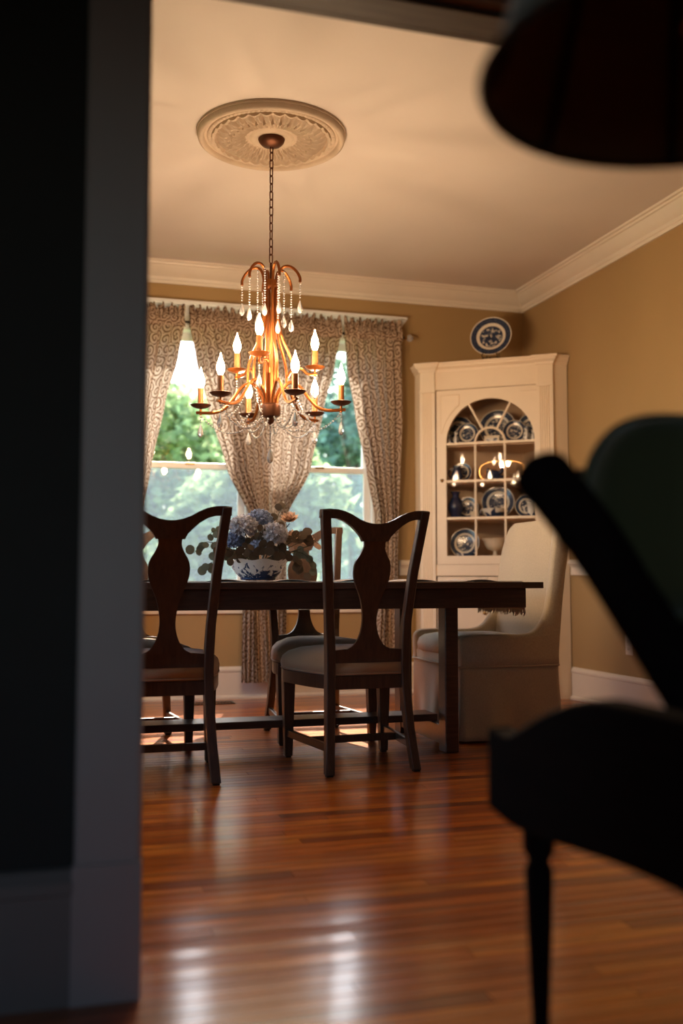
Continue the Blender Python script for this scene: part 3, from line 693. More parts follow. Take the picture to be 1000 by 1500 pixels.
# back: curved padded panel between the wings
def backfn(front_side):
    def f(u, v):
        z = 0.42+(1.066-0.42)*v; y = -0.277+(0.277+0.305)*u; e = abs(u-0.5)*2
        zz = z-(0.10*max(0, e-0.55)**2/0.2 if v > 0.5 else 0)*((v-0.5)*2)**2
        xr = 2.405+0.10*(v**1.15)*0.72
        return (lx(xr - (0.062+0.012*(1-e*e)*sin(pi*min(1, v*1.1)) if front_side else 0)), y, zz)
    return f
m = MB(); nu, nv = 20, 24; A_ = [[backfn(True)(i/nu, j/nv) for i in range(nu+1)] for j in range(nv+1)]; B_ = [[backfn(False)(i/nu, j/nv) for i in range(nu+1)] for j in range(nv+1)]
rings = [A_[j] + B_[j][::-1] for j in range(nv+1)]
top = [((a[0]+b[0])/2+(a[0]-b[0])*0.3, a[1], a[2]+0.010) for a, b in zip(A_[-1], B_[-1])] + [((a[0]+b[0])/2-(a[0]-b[0])*0.3, a[1], a[2]+0.010) for a, b in zip(A_[-1], B_[-1])][::-1]
rings.append(top); m.loft(rings).build('backrest', LN, HCH, angle=60)

# ------------------------------------------------------------------ chandelier
CX, CY = 0.957, 4.40
CH = thing('chandelier', 'bronze nine-candle crystal chandelier hanging on a chain over the table', 'chandelier', (CX, CY, 1.50))
zc = lambda z: z-1.50
CO, BZ, CR = M['copper'], M['bronze'], M['crystal']
MB().lathe([(0.0, 2.778), (0.010, 2.770), (0.022, 2.772), (0.045, 2.782), (0.058, 2.796), (0.062, 2.808)], 32, (0, 0, -1.50)).build('ceiling_canopy', BZ, CH)
# chain
def link_path(L=0.026, w=0.0085, n=16):
    out = []
    for k in range(n):
        a = 2*pi*k/n; out.append((w*cos(a), 0, (L-w)*(1 if sin(a) >= 0 else -1)*0.75+w*sin(a)))
    return out
lk = MB().tube(link_path(), 0.0029, 6, closed=True, ref=(0, 1, 0))
z0c, z1c = 2.765, 2.245; nl = 15; first = None
for k in range(nl):
    z = z0c+(z1c-z0c)*k/(nl-1)
    if first is None: first = lk.build('chain_link', BZ, CH, angle=80); o = first
    else: o = first.copy(); col.objects.link(o)
    o.parent = CH; o.location = (0, 0, zc(z)); o.rotation_euler = (0, 0, (k % 2)*pi/2+0.5+0.15*sin(k*2.1)); o.scale = (1, 1, 0.98)
MB().tube([(0, 0, zc(2.225)), (0, 0, zc(2.10))], 0.006, 8).build('stem', BZ, CH)
MB().lathe([(0.0, 2.145), (0.030, 2.143), (0.032, 2.128), (0.030, 2.112), (0.0, 2.11)], 24, (0, 0, -1.5)).build('top_collar', CO, CH)
VD = YAW            # view azimuth: 'right' in the picture = angle 0
def pol(r, a, z): a2 = a-VD; return (r*cos(a2), r*sin(a2), zc(z))
def strand(p0, p1, sag, n, r=0.0045, mb=None):
    r *= 1.25
    mb = mb or MB(); p0, p1 = V(p0), V(p1)
    for k in range(n):
        t = (k+0.5)/n; p = p0.lerp(p1, t); p.z -= sag*4*t*(1-t); q = r*(1.0 if k % 3 else 1.25)
        mb.add([p+V(d)*q for d in ((1,0,0),(0.3,.95,0),(-.8,.6,0),(-.8,-.6,0),(.3,-.95,0),(0,0,1),(0,0,-1))],
               [(0,1,5),(1,2,5),(2,3,5),(3,4,5),(4,0,5),(1,0,6),(2,1,6),(3,2,6),(4,3,6),(0,4,6)])
    return mb
dropm = MB().lathe([(0.0003, 0.030), (0.0035, 0.022), (0.0085, 0.008), (0.0125, -0.008), (0.0125, -0.018), (0.008, -0.028), (0.0003, -0.033)], 8)
drop0 = None
def drop(p, s_=1.0):
    global drop0
    if drop0 is None: drop0 = dropm.build('crystal_drop', CR, CH, smooth=False); o = drop0
    else: o = drop0.copy(); col.objects.link(o)
    o.parent = CH; o.location = p; o.scale = (s_, s_, s_); o.rotation_euler = (0, 0, p[0]*40)
def strandobj(p0, p1, sag, n, r=0.0045):
    o = strand(p0, p1, sag, n, r).build('bead_strand', CR, CH, smooth=False); o['kind'] = 'stuff'
A0 = radians(-7)
for k in range(6):
    a = A0+k*pi/3
    b = a-radians(3)
    # flared cage bar with its curled top
    pts = [pol(0.137, b, 2.128), pol(0.136, b, 2.150), pol(0.120, b, 2.180), pol(0.092, b, 2.203), pol(0.062, b, 2.205), pol(0.042, b, 2.185), pol(0.033, b, 2.145), pol(0.030, b, 2.08), pol(0.034, b, 1.98), pol(0.052, b, 1.88), pol(0.086, b, 1.80), pol(0.104, b, 1.745), pol(0.106, b, 1.69), pol(0.104, b, 1.655)]
    MB().tube(bez(pts, 4), 0.0068, 6, ref=(0.1, 0.2, 1)).build('cage_bar', CO, CH, angle=50)
    # lower arm from hub up over and out
    pts = [pol(0.030, a, 1.545), pol(0.036, a, 1.60), pol(0.062, a, 1.645), pol(0.095, a, 1.668), pol(0.135, a, 1.648), pol(0.175, a, 1.595), pol(0.215, a, 1.552), pol(0.265, a, 1.535), pol(0.345, a, 1.537)]
    MB().tube(bez(pts, 5), 0.0075, 6, ref=(0.1, 0.2, 1)).build('lower_arm', CO, CH, angle=50)
    # top strand and drop
    L = (0.075, 0.13, 0.105)[k % 3]
    p = V(pol(0.137, b, 2.126)); strandobj(p, p-V((0, 0, L)), 0, int(L/0.0115), 0.004); drop(p-V((0, 0, L+0.034)))
    p = V(pol(0.060, b+0.3, 2.19)); L2 = (0.20, 0.16, 0.24)[k % 3]; strandobj(p, p-V((0, 0, L2)), 0, int(L2/0.011), 0.0042); drop(p-V((0, 0, L2+0.034)))
def light(r, a, zarm):
    x, y, z = pol(r, a, zarm)
    MB().tube([(x, y, z-0.012), (x, y, z+0.024)], 0.0055, 8).build('candle_stem', CO, CH)
    MB().lathe([(0.004, 0.018), (0.020, 0.020), (0.038, 0.027), (0.048, 0.036), (0.046, 0.037), (0.034, 0.031), (0.014, 0.027), (0.0, 0.027)], 28, (x, y, z)).build('drip_pan', BZ if r > 0.3 else CO, CH)
    MB().lathe([(0.014, 0.027), (0.0135, 0.112), (0.010, 0.114), (0.0, 0.114)], 16, (x, y, z)).build('candle_sleeve', M['candle'], CH)
    MB().lathe([(0.006, 0.114), (0.010, 0.118), (0.0165, 0.132), (0.0185, 0.146), (0.0155, 0.164), (0.0095, 0.180), (0.0045, 0.195), (0.0012, 0.211)], 12, (x, y, z)).build('candle_bulb', M['bulb'], CH)
    p = V((x, y, z-0.014)); strandobj(p, p-V((0, 0, 0.036)), 0, 3, 0.004); drop(p-V((0, 0, 0.036+0.032)), 1.05)
    return p
ends = []
for k in range(6): ends.append(light(0.325, A0+k*pi/3, 1.537))
for k in range(3):
    a = radians(21)+k*2*pi/3
    pts = [pol(0.085, a+0.15, 1.70), pol(0.115, a+0.1, 1.745), pol(0.15, a, 1.742), pol(0.18, a, 1.722), pol(0.225, a, 1.722)]
    MB().tube(bez(pts, 5), 0.0065, 6, ref=(0.1, 0.2, 1)).build('upper_arm', CO, CH, angle=50); light(0.215, a, 1.722)
for k in range(4): a = k*pi/2+0.4; MB().tube([pol(0.022, a, 2.12), pol(0.016, a, 1.56)], 0.0065, 6).build('column_rod', CO, CH)
MB().lathe([(0.0, 1.572), (0.040, 1.570), (0.047, 1.562), (0.047, 1.522), (0.040, 1.512), (0.022, 1.506), (0.018, 1.490), (0.008, 1.478), (0.0, 1.474)], 28, (0, 0, -1.5)).build('hub', BZ, CH)
strandobj((0, 0, zc(1.472)), (0, 0, zc(1.375)), 0, 9); drop((0, 0, zc(1.335)), 1.15)
for k in range(6):
    p, q = ends[k], ends[(k+1) % 6]; c = V((0, 0, zc(1.50)))
    strandobj(p, V(pol(0.05, A0+k*pi/3, 1.508)), 0.075, 26)
    m_ = V(pol(0.045, A0+k*pi/3+0.5, 1.50)); strandobj(m_, V(pol(0.20, A0+k*pi/3+0.5, 1.56)), 0.075, 18)
    strandobj(V(pol(0.10, A0+k*pi/3, 1.66)), V(pol(0.20, A0+(k+0.5)*pi/3, 1.50)), 0.03, 15, 0.004)

# ------------------------------------------------------------------ ceiling medallion
MD = thing('ceiling_medallion', 'round carved plaster ceiling medallion around the chandelier canopy', 'ceiling medallion', (CX, CY, ZC))
R = 0.345
def medz(r, a):
    q = r/R
    if q > 0.985: return -0.012
    if q > 0.90: return -0.030-0.010*sin((q-0.90)/0.085*pi)
    if q > 0.86: return -0.022
    if q > 0.80: return -0.026-0.006*abs(sin(a*40))*sin((q-0.80)/0.06*pi)
    if q > 0.74: return -0.030-0.012*abs(sin(a*16))
    if q > 0.34:
        t = (q-0.34)/0.40; leaf = abs(sin(a*16+(0 if t > 0.5 else pi/2))); vein = abs(sin(a*48+t*5))
        return -0.010-0.026*leaf*sin(pi*min(1, t*0.98))**0.5-0.010*vein-0.008*(t > 0.5)*leaf*sin((t-0.5)*2*pi)
    if q > 0.30: return -0.020-0.004*abs(sin(a*36))
    if q > 0.20: return -0.022-0.008*sin((q-0.2)/0.1*pi)
    return -0.024
m = MB(); rs = [R*x for x in (0.0, .10, .19, .2, .22, .25, .28, .30, .31, .33, .34, .36, .39, .42, .46, .5, .53, .545, .57, .60, .64, .68, .71, .735, .74, .76, .78, .797, .803, .815, .83, .845, .857, .863, .88, .895, .905, .925, .9425, .96, .98, .99, 1.0)]
NA = 336
for r in rs:
    for k in range(NA): a = 2*pi*k/NA; m.v.append((r*cos(a), r*sin(a), medz(r, a)))
for k in range(NA): a = 2*pi*k/NA; m.v.append((R*cos(a), R*sin(a), 0.0))
for j in range(len(rs)):
    for k in range(NA): k2 = (k+1) % NA; m.f.append((j*NA+k, j*NA+k2, (j+1)*NA+k2, (j+1)*NA+k))
m.f = [f for f in m.f if not (f[0] < NA)] + [(0*NA+k, NA+k, NA+(k+1) % NA) for k in range(NA)]
m.build('carved_disc', M['plaster'], MD, angle=40)

# ------------------------------------------------------------------ corner cabinet (local x along the front, y into the corner)
A = V((2.44, 6.36)); B = V((3.17, 5.83)); cang = atan2(B.y-A.y, B.x-A.x); W = (B-A).length
CB = thing('corner_cabinet', 'cream built-in corner china cabinet with arched glass door', 'cabinet', (A.x, A.y, 0), cang)
K = M['cab']
o_ = 0.006
def cabw(p): return p
ret_l = (-0.063, 0.080); ret_r = (0.984, 0.062); cor = (0.612, 0.566)
for name, p, q in (('left_return', (0.0, 0.0), ret_l), ('right_return', (W, 0.0), ret_r)):
    d = (V(q)-V(p)).normalized(); nrm = V((-d.y, d.x))*(0.016 if name == 'right_return' else -0.016)
    pts = [V(p), V(q), V(q)+nrm, V(p)+nrm]
    MB().prism([(v.x, v.y) for v in pts], lambda x, y: (x, y, 0.0), lambda x, y: (x, y, 2.20)).build(name, K, CB, smooth=False)
def wallp(p, q, name, z0, z1, mat, th=0.012):
    d = (V(q)-V(p)).normalized(); nrm = V((d.y, -d.x))*th
    pts = [V(p), V(q), V(q)+nrm, V(p)+nrm]
    MB().prism([(v.x, v.y) for v in pts], lambda x, y: (x, y, z0), lambda x, y: (x, y, z1)).build(name, mat, CB, smooth=False)
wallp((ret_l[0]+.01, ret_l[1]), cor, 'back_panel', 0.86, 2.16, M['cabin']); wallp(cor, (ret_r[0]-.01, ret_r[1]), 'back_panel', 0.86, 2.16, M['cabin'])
def shelf_poly(fy, ins=0.022):
    return [(0.02, fy), (W-0.02, fy), (ret_r[0]-ins*1.6, ret_r[1]+0.012), (cor[0], cor[1]-ins*1.4), (ret_l[0]+ins*1.6, ret_l[1]+0.012)]
SH = [0.915, 1.184, 1.435, 1.690]
for z in SH + [2.10]:
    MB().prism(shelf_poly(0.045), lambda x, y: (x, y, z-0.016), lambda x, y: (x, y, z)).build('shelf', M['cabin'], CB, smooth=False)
MB().prism([(0, 0), (W, 0), ret_r, cor, ret_l], lambda x, y: (x, y, 2.20), lambda x, y: (x, y, 2.215)).build('top_board', K, CB, smooth=False)
# pilasters with flutes
for s_, x0 in ((0, 0.0), (1, W-0.105)):
    m = MB(); x1 = x0+0.105; prof = [(x0, 0.0), (x0, -0.020)]
    for k in range(5): c = x0+0.024+k*0.0143; prof += [(c-0.0045, -0.020), (c-0.002, -0.014), (c+0.002, -0.014), (c+0.0045, -0.020)]
    prof += [(x1, -0.020), (x1, 0.0)]
    m.prism(prof, lambda x, y: (x, y, 0.16), lambda x, y: (x, y, 2.045)); m.build('fluted_pilaster', K, CB, smooth=False)
    for q_ in ((x0-0.003, x1+0.003, -0.027, 0, 0.0, 0.16), (x0-0.003, x1+0.003, -0.026, 0, 2.045, 2.062), (x0, x1, -0.020, 0, 2.062, 2.200)): MB().box(*q_).build('pilaster_block', K, CB, smooth=False, bevel=0.002)
# cornice following the front with breaks over the pilasters
cprof = [(0.0, 2.190), (0.006, 2.192), (0.010, 2.205), (0.024, 2.222), (0.028, 2.234), (0.034, 2.236), (0.034, 2.250), (0, 2.250)]
path = [ret_r, (W, 0), (W, -0.020), (W-0.105, -0.020), (W-0.105, 0), (0.105, 0), (0.105, -0.020), (0, -0.020), (0.0, 0.0), ret_l]
sweep(MB(), [(ret_l[0], ret_l[1]), (-0.0, 0.0), (0.0, -0.020), (0.105, -0.020), (0.1055, 0.0), (W-0.1055, 0.0), (W-0.105, -0.020), (W, -0.020), (W+0.0005, 0.0), (ret_r[0], ret_r[1])], [(-q, z) for q, z in cprof]).build('cornice', K, CB, angle=20)
MB().box(0.105, W-0.105, -0.004, 0.018, 2.075, 2.195).build('frieze', K, CB, smooth=False)
MB().box(0.105, W-0.105, -0.010, 0.018, 2.062, 2.075).build('frieze_bead', K, CB, smooth=False, bevel=0.003)
MB().box(0.105, W-0.105, -0.008, 0.018, 0.795, 0.872).build('middle_rail', K, CB, smooth=False, bevel=0.003)
MB().box(0.105, W-0.105, -0.004, 0.018, 0.0, 0.13).build('base_rail', K, CB, smooth=False)
# upper door: frame with an arched opening
DX0, DX1, DZ0, DZ1 = 0.113, W-0.092, 0.874, 2.058
GX0, GX1, GZ0, GS = 0.180, 0.776, 0.930, 1.690; GR = (GX1-GX0)/2; GC = (GX0+GX1)/2
DR = bpy.data.objects.new('glazed_door', None); col.objects.link(DR); DR.parent = CB; DR.location = (0, 0, 0)
bm = bmesh.new(); NA_ = 32
arc = [(GC+GR*cos(pi*k/NA_), GS+GR*sin(pi*k/NA_)) for k in range(NA_+1)]
m = MB()
def slab(poly, y0, y1, mb): mb.prism(poly, lambda x, z: (x, y0, z), lambda x, z: (x, y1, z))
y0, y1 = -0.010, 0.016
slab([(DX0, DZ0), (GX0, DZ0), (GX0, GS), (DX0, GS)], y0, y1, m); slab([(GX1, DZ0), (DX1, DZ0), (DX1, GS), (GX1, GS)], y0, y1, m)
slab([(GX0, DZ0), (GX1, DZ0), (GX1, GZ0), (GX0, GZ0)], y0, y1, m)
for k in range(NA_):
    (xa, za), (xb, zb) = arc[k], arc[k+1]
    slab([(xa, za), (xb, zb), (xb if k != NA_-1 else GX0, DZ1), (xa if k else GX1, DZ1)], y0, y1, m)
slab([(DX0, GS), (GX0, GS), (GX0, DZ1), (DX0, DZ1)], y0, y1, m); slab([(GX1, GS), (DX1, GS), (DX1, DZ1), (GX1, DZ1)], y0, y1, m)
m.build('door_frame', K, DR, smooth=False)
# spandrel mouldings
for s_ in (-1, 1):
    cx = GC; arcp = [(cx+s_*(GR+0.038)*cos(a), -0.011, GS+(GR+0.038)*sin(a)) for a in [radians(12+40*k/10) for k in range(11)]]
    xo = cx+s_*(GR+0.038); zt = 2.025
    pts = [(xo, -0.011, arcp[0][2]), (xo, -0.011, zt), (cx+s_*(GR+0.038)*cos(radians(52))-s_*0.0, -0.011, zt)]
    MB().tube(pts[:2], 0.004, 6).build('spandrel_moulding', K, DR); MB().tube(pts[1:], 0.004, 6).build('spandrel_moulding', K, DR)
    MB().tube([(x, y, min(z, zt)) for x, y, z in arcp]+[pts[2]], 0.004, 6).build('spandrel_moulding', K, DR)
mb_ = []
def munt(pts, r=0.0085): MB().tube(pts, r, 6, ref=(0, 1, 0)).build('muntin', K, DR)
yv = 0.0; SR = 0.1; MX0, MX1 = GC-SR, GC+SR
munt([(MX0, yv, GZ0), (MX0, yv, GS)]); munt([(MX1, yv, GZ0), (MX1, yv, GS)])
munt([(GC+SR*cos(pi*k/16), yv, GS+SR*sin(pi*k/16)) for k in range(17)])
for a in (62, 118): a = radians(a); munt([(GC+SR*cos(a), yv, GS+SR*sin(a)), (GC+GR*cos(a), yv, GS+GR*sin(a))])
for z in (1.184, 1.435, 1.690):
    MB().box(GX0, GX1, -0.007, 0.008, z-0.010, z+0.008).build('muntin', K, DR, smooth=False, bevel=0.003)
gp = [(GX0, GZ0), (GX1, GZ0)] + arc
MB().add([(x, 0.012, z) for x, z in gp], [tuple(range(len(gp)))]).build('pane', M['cglass'], DR, smooth=False)
MB().lathe([(0.0, 0.024), (0.010, 0.022), (0.013, 0.014), (0.009, 0.006), (0.006, 0.0)], 14).build('door_knob', M['brass'], DR).location = (0.150, -0.010, 1.429)
DR.children[-1].rotation_euler = (pi/2, 0, 0)
for z in (1.885, 1.05): MB().box(DX1-0.004, DX1+0.010, -0.014, -0.006, z-0.03, z+0.03).build('hinge', M['brass'], DR, smooth=False, bevel=0.002)
for x0, x1 in ((0.113, 0.4535), (0.4565, W-0.105)):
    d = MB(); y0 = -0.008; st = 0.045; d.box(x0, x0+st, y0, 0.014, 0.134, 0.79); d.box(x1-st, x1, y0, 0.014, 0.134, 0.79); d.box(x0+st, x1-st, y0, 0.014, 0.134, 0.18); d.box(x0+st, x1-st, y0, 0.014, 0.745, 0.79)
    dd = d.build('lower_door', K, CB, smooth=False, bevel=0.002)
    MB().box(x0+st, x1-st, 0.0, 0.012, 0.18, 0.745).build('door_panel', K, dd, smooth=False)
    MB().lathe([(0.0, 0.02), (0.01, 0.018), (0.012, 0.01), (0.005, 0.0)], 12).build('knob', M['brass'], dd).location = ((x1-0.02 if x0 < 0.3 else x0+0.02), y0, 0.55)
    dd.children[-1].rotation_euler = (pi/2, 0, 0)

# ------------------------------------------------------------------ china: plates of unit radius, scaled
CM = Matrix.Translation((A.x, A.y, 0)) @ Matrix.Rotation(cang, 4, 'Z')
def cpt(x, y, z): return CM @ V((x, y, z))
plate_me = MB().lathe([(0.0, 0.0), (0.54, 0.0), (0.60, 0.022), (0.68, 0.060), (0.97, 0.115), (1.0, 0.125), (1.0, 0.140), (0.97, 0.135), (0.68, 0.085), (0.58, 0.045), (0.52, 0.030), (0.0, 0.030)], 40)
pl0 = None
def plate(x, y, zs, r, label, lean=10, group='blue printed plates in the corner cabinet', yaw=0):
    global pl0
    if pl0 is None: pl0 = plate_me.build('plate', M['willow'], None, angle=50); o = pl0
    else: o = pl0.copy(); col.objects.link(o)
    # disc normal (+z) faces the front (-y), leaning back
    l = radians(lean); o.location = cpt(x, y, zs+r*cos(l)+0.14*r*sin(l)*0.0+0.001)
    o.rotation_euler = (Matrix.Rotation(cang+yaw, 4, 'Z') @ Matrix.Rotation(pi/2-l, 4, 'X')).to_euler(); o.scale = (r, r, r)
    tag(o, label, 'plate', group); return o
zt = SH[3]+0.001
plate(0.225, 0.17, zt, 0.107, 'large blue printed plate at the left end of the arched top shelf')
plate(0.300, 0.115, zt, 0.078, 'small blue printed plate left of the arch centre on the top shelf')
plate(0.487, 0.23, zt, 0.128, 'large blue printed plate in the middle of the top shelf')
plate(0.625, 0.115, zt, 0.080, 'small blue printed plate right of the arch centre on the top shelf')
plate(0.735, 0.17, zt, 0.105, 'large blue printed plate at the right end of the top shelf')
z2 = SH[2]+0.001; z3 = SH[1]+0.001; z4 = SH[0]+0.001
plate(0.255, 0.14, z2, 0.070, 'blue plate standing behind the pitcher on the second shelf')
plate(0.290, 0.15, z3, 0.077, 'blue plate beside the cobalt vase on the third shelf')
plate(0.490, 0.21, z3, 0.114, 'large blue plate behind the tureen on the third shelf')
plate(0.700, 0.13, z3, 0.080, 'blue plate behind the little mug at the right of the third shelf')
plate(0.275, 0.12, z4, 0.102, 'large blue plate on the lowest shelf behind the glass')
def pot(name, prof, x, y, z, mat, label, cat, n=28, group=None, handle=None, spout=None):
    r = thing(name, label, cat, cpt(x, y, z), cang, group); MB().lathe(prof, n).build('body', mat, r, angle=50)
    if handle:
        for (cx, cz, hr, sd) in handle:
            pts = [(cx+sd*hr*0.9*sin(pi*k/8), 0, cz+hr*cos(pi*k/8)) for k in range(9)]; MB().tube(pts, 0.0045, 6, ref=(0, 1, 0)).build('handle', mat, r)
    if spout: MB().tube(bez(spout, 4), [0.010-0.0005*k for k in range(len(bez(spout, 4)))], 8).build('spout', mat, r)
    return r
fig = [(0.0, 0), (0.022, 0.0), (0.024, 0.008), (0.017, 0.014), (0.020, 0.035), (0.016, 0.055), (0.009, 0.066), (0.014, 0.080), (0.012, 0.092), (0.0, 0.098)]
for x, y, s_, lb in ((0.185, 0.075, 0.8, 'leftmost tiny blue and white figurine on the top shelf'), (0.232, 0.065, 1.0, 'blue and white figurine in front of the left plate on the top shelf'), (0.712, 0.07, 1.15, 'taller white and blue figurine right of the small plate on the top shelf'), (0.755, 0.08, 0.85, 'rightmost blue and white figurine on the top shelf')):
    pot('figurine', [(a*s_, b*s_) for a, b in fig], x, y, zt, M['bluewhite'], lb, 'figurine', 16, 'figurines on the top shelf')
bx = thing('trinket_box', 'small rectangular white china box with a blue picture on the top shelf', 'box', cpt(0.475, 0.10, zt), cang)
MB().box(-0.052, 0.052, -0.02, 0.02, 0, 0.046).build('body', M['cream'], bx, smooth=False, bevel=0.003); MB().box(-0.054, 0.054, -0.022, 0.022, 0.046, 0.056).build('lid', M['cream'], bx, smooth=False, bevel=0.002)
MB().box(-0.038, 0.038, -0.0215, -0.0200, 0.008, 0.038).build('printed_panel', M['bluewhite'], bx, smooth=False)
pot('pitcher', [(0, 0), (0.03, 0), (0.034, 0.01), (0.042, 0.04), (0.036, 0.07), (0.024, 0.09), (0.028, 0.11), (0.026, 0.11), (0.0, 0.085)], 0.235, 0.07, z2, M['cobalt'], 'small dark pitcher at the left of the second shelf', 'pitcher', handle=[(-0.030, 0.06, 0.032, -1)])
# hen dish
hd = thing('hen_dish', 'dark blue glazed hen-shaped covered dish in the middle of the second shelf', 'dish', cpt(0.490, 0.09, z2), cang)
m = MB(); rg = []
for z, k in ((0.0, 0.75), (0.006, 0.85), (0.03, 1.0), (0.038, 1.02)): rg.append([(0.062*k*cos(2*pi*i/20), 0.036*k*sin(2*pi*i/20), z) for i in range(20)])
m.loft(rg).build('base_dish', M['cobalt'], hd)
pts = bez([(-0.050, 0, 0.052), (-0.03, 0, 0.048), (0, 0, 0.05), (0.035, 0, 0.055), (0.052, 0, 0.075), (0.056, 0, 0.092)], 4); m = MB(); m.tube(pts, [0.014+0.018*sin(pi*min(1, (k+2)/14)) if k < 13 else 0.016-0.0018*(k-13)*0.5 for k in range(len(pts))], 12, ref=(0, 1, 0)); m.build('hen_body', M['cobalt'], hd, angle=60)
MB().tube(bez([(-0.040, 0, 0.05), (-0.046, 0, 0.07), (-0.044, 0, 0.084), (-0.056, 0, 0.082)], 3), [0.014, .013, .012, .011, .011, .011, .009, .006, .004, .003], 8, ref=(0, 1, 0)).build('hen_head', M['cobalt'], hd, angle=60)
# gilt-rim glass tray behind it
tr = thing('glass_tray', 'large clear glass tray with a gilt rim standing behind the blue hen dish', 'tray', cpt(0.52, 0.20, z2), cang)
ov = [(0.155*(abs(cos(a))**0.7)*(1 if cos(a) >= 0 else -1), 0.07*(abs(sin(a))**0.7)*(1 if sin(a) >= 0 else -1)) for a in [2*pi*k/48 for k in range(48)]]
MB().prism(ov, lambda x, z: (x, 0.0, z+0.078), lambda x, z: (x, 0.004, z+0.078)).build('glass', M['clear'], tr); MB().tube([(x, 0.0, z+0.078) for x, z in ov], 0.0035, 6, closed=True, ref=(0, 1, 0)).build('gilt_rim', M['gold'], tr)
cupp = [(0, 0), (0.014, 0), (0.016, 0.003), (0.022, 0.02), (0.024, 0.045), (0.022, 0.045), (0.018, 0.02), (0, 0.008)]
for x, lb in ((0.615, 'left one of two clear little tumblers at the right of the second shelf'), (0.670, 'right one of two clear little tumblers at the right of the second shelf')):
    pot('tumbler', cupp, x, 0.08, z2, M['clear'], lb, 'glass', 18, 'tumblers on the second shelf')
pot('cobalt_vase', [(0, 0), (0.030, 0), (0.036, 0.02), (0.052, 0.07), (0.050, 0.10), (0.034, 0.135), (0.022, 0.150), (0.026, 0.170), (0.036, 0.185), (0.032, 0.184), (0.018, 0.155), (0.0, 0.14)], 0.222, 0.08, z3, M['cobalt'], 'dark cobalt vase with flared neck at the left of the third shelf', 'vase')
pot('tureen', [(0, 0), (0.045, 0), (0.048, 0.006), (0.070, 0.030), (0.080, 0.058), (0.083, 0.064), (0.078, 0.063), (0.064, 0.030), (0, 0.012)], 0.480, 0.095, z3, M['tur'], 'blue and white footed tureen bowl in the middle of the third shelf', 'bowl', handle=[(0.078, 0.042, 0.017, 1), (-0.078, 0.042, 0.017, -1)])
pot('teacup', cupp, 0.345, 0.075, z3, M['cream'], 'small cream cup between the vase and tureen on the third shelf', 'cup', 18, handle=[(0.022, 0.026, 0.013, 1)])
pot('mug', [(0, 0), (0.026, 0), (0.030, 0.02), (0.028, 0.06), (0.031, 0.10), (0.029, 0.10), (0.025, 0.03), (0, 0.01)], 0.742, 0.060, z3, M['tur'], 'blue and white mug at the right end of the third shelf', 'mug', handle=[(-0.028, 0.055, 0.026, -1)])
pot('compote', [(0, 0), (0.038, 0), (0.040, 0.006), (0.020, 0.016), (0.012, 0.035), (0.018, 0.050), (0.055, 0.062), (0.070, 0.090), (0.074, 0.110), (0.090, 0.132), (0.087, 0.133), (0.068, 0.108), (0.05, 0.072), (0, 0.062)], 0.483, 0.12, z4, M['cream'], 'cream pierced compote bowl on a pedestal on the lowest shelf', 'compote', 36)
pot('low_dish', [(0, 0), (0.04, 0), (0.062, 0.02), (0.068, 0.032), (0.064, 0.031), (0.04, 0.01), (0, 0.006)], 0.295, 0.062, z4, M['bluewhite'], 'low blue and white dish in front of the large plate on the lowest shelf', 'dish')
pot('sauce_boat', [(0, 0), (0.025, 0), (0.03, 0.02), (0.04, 0.05), (0.037, 0.05), (0.0, 0.01)], 0.67, 0.10, z4, M['bluewhite'], 'small blue and white cup bowl at the right of the lowest shelf', 'bowl')
# plate on the cabinet top with its wire easel
tp = plate(0.475, 0.10, 2.289, 0.143, 'large blue and cream printed platter plate on a wire stand atop the cabinet', 14, 'display plate')
del tp['group']
es = thing('plate_easel', 'black wrought iron easel holding the plate on top of the corner cabinet', 'plate stand', cpt(0.475, 0.055, 2.250), cang)
for s_ in (-1, 1):
    MB().tube(bez([(s_*0.052, 0.14, 0.004), (s_*0.050, 0.06, 0.010), (s_*0.050, 0.0, 0.032), (s_*0.052, -0.022, 0.034), (s_*0.050, -0.028, 0.046), (s_*0.040, -0.022, 0.058), (s_*0.026, -0.018, 0.050)], 4), 0.0032, 6).build('hook', M['iron'], es)
    MB().tube(bez([(s_*0.050, -0.004, 0.032), (s_*0.052, -0.004, 0.012), (s_*0.064, -0.006, 0.004), (s_*0.078, -0.008, 0.008)], 4), 0.0032, 6).build('leg', M['iron'], es)
    MB().tube([(s_*0.050, 0.085, 0.006), (s_*0.03, 0.125, 0.17)], 0.003, 6).build('back_strut', M['iron'], es)
MB().tube([(-0.052, 0.0, 0.030), (0.052, 0.0, 0.030)], 0.003, 6).build('cross_wire', M['iron'], es)
MB().tube([(-0.030, 0.125, 0.17), (0.030, 0.125, 0.17)], 0.003, 6).build('cross_wire', M['iron'], es)
MB().tube([(0.0, 0.0, 0.030), (0.0, -0.004, 0.004)], 0.003, 6).build('centre_leg', M['iron'], es)

# ------------------------------------------------------------------ bowl of flowers
BX, BY = 0.925, 4.50
bw = thing('footed_bowl', 'blue and white landscape-printed bowl holding the flowers on the table', 'bowl', (BX, BY, 0.770))
prof = [(0, 0.0), (0.078, 0.0), (0.082, 0.006), (0.080, 0.010), (0.100, 0.028), (0.118, 0.052), (0.127, 0.074), (0.140, 0.088), (0.143, 0.092), (0.137, 0.090), (0.120, 0.070), (0.09, 0.03), (0.0, 0.014)]
m = MB(); n = 64
for r, z in prof:
    for k in range(n):
        a = 2*pi*k/n; w_ = max(0, (z-0.06)/0.032); rr_ = r*(1+0.035*w_*cos(8*a)); m.v.append((rr_*cos(a), rr_*sin(a), z+0.004*w_*cos(8*a)))
for j in range(len(prof)-1):
    for k in range(n): k2 = (k+1) % n; m.f.append((j*n+k, j*n+k2, (j+1)*n+k2, (j+1)*n+k))
m.build('body', M['bowlm'], bw, angle=60)
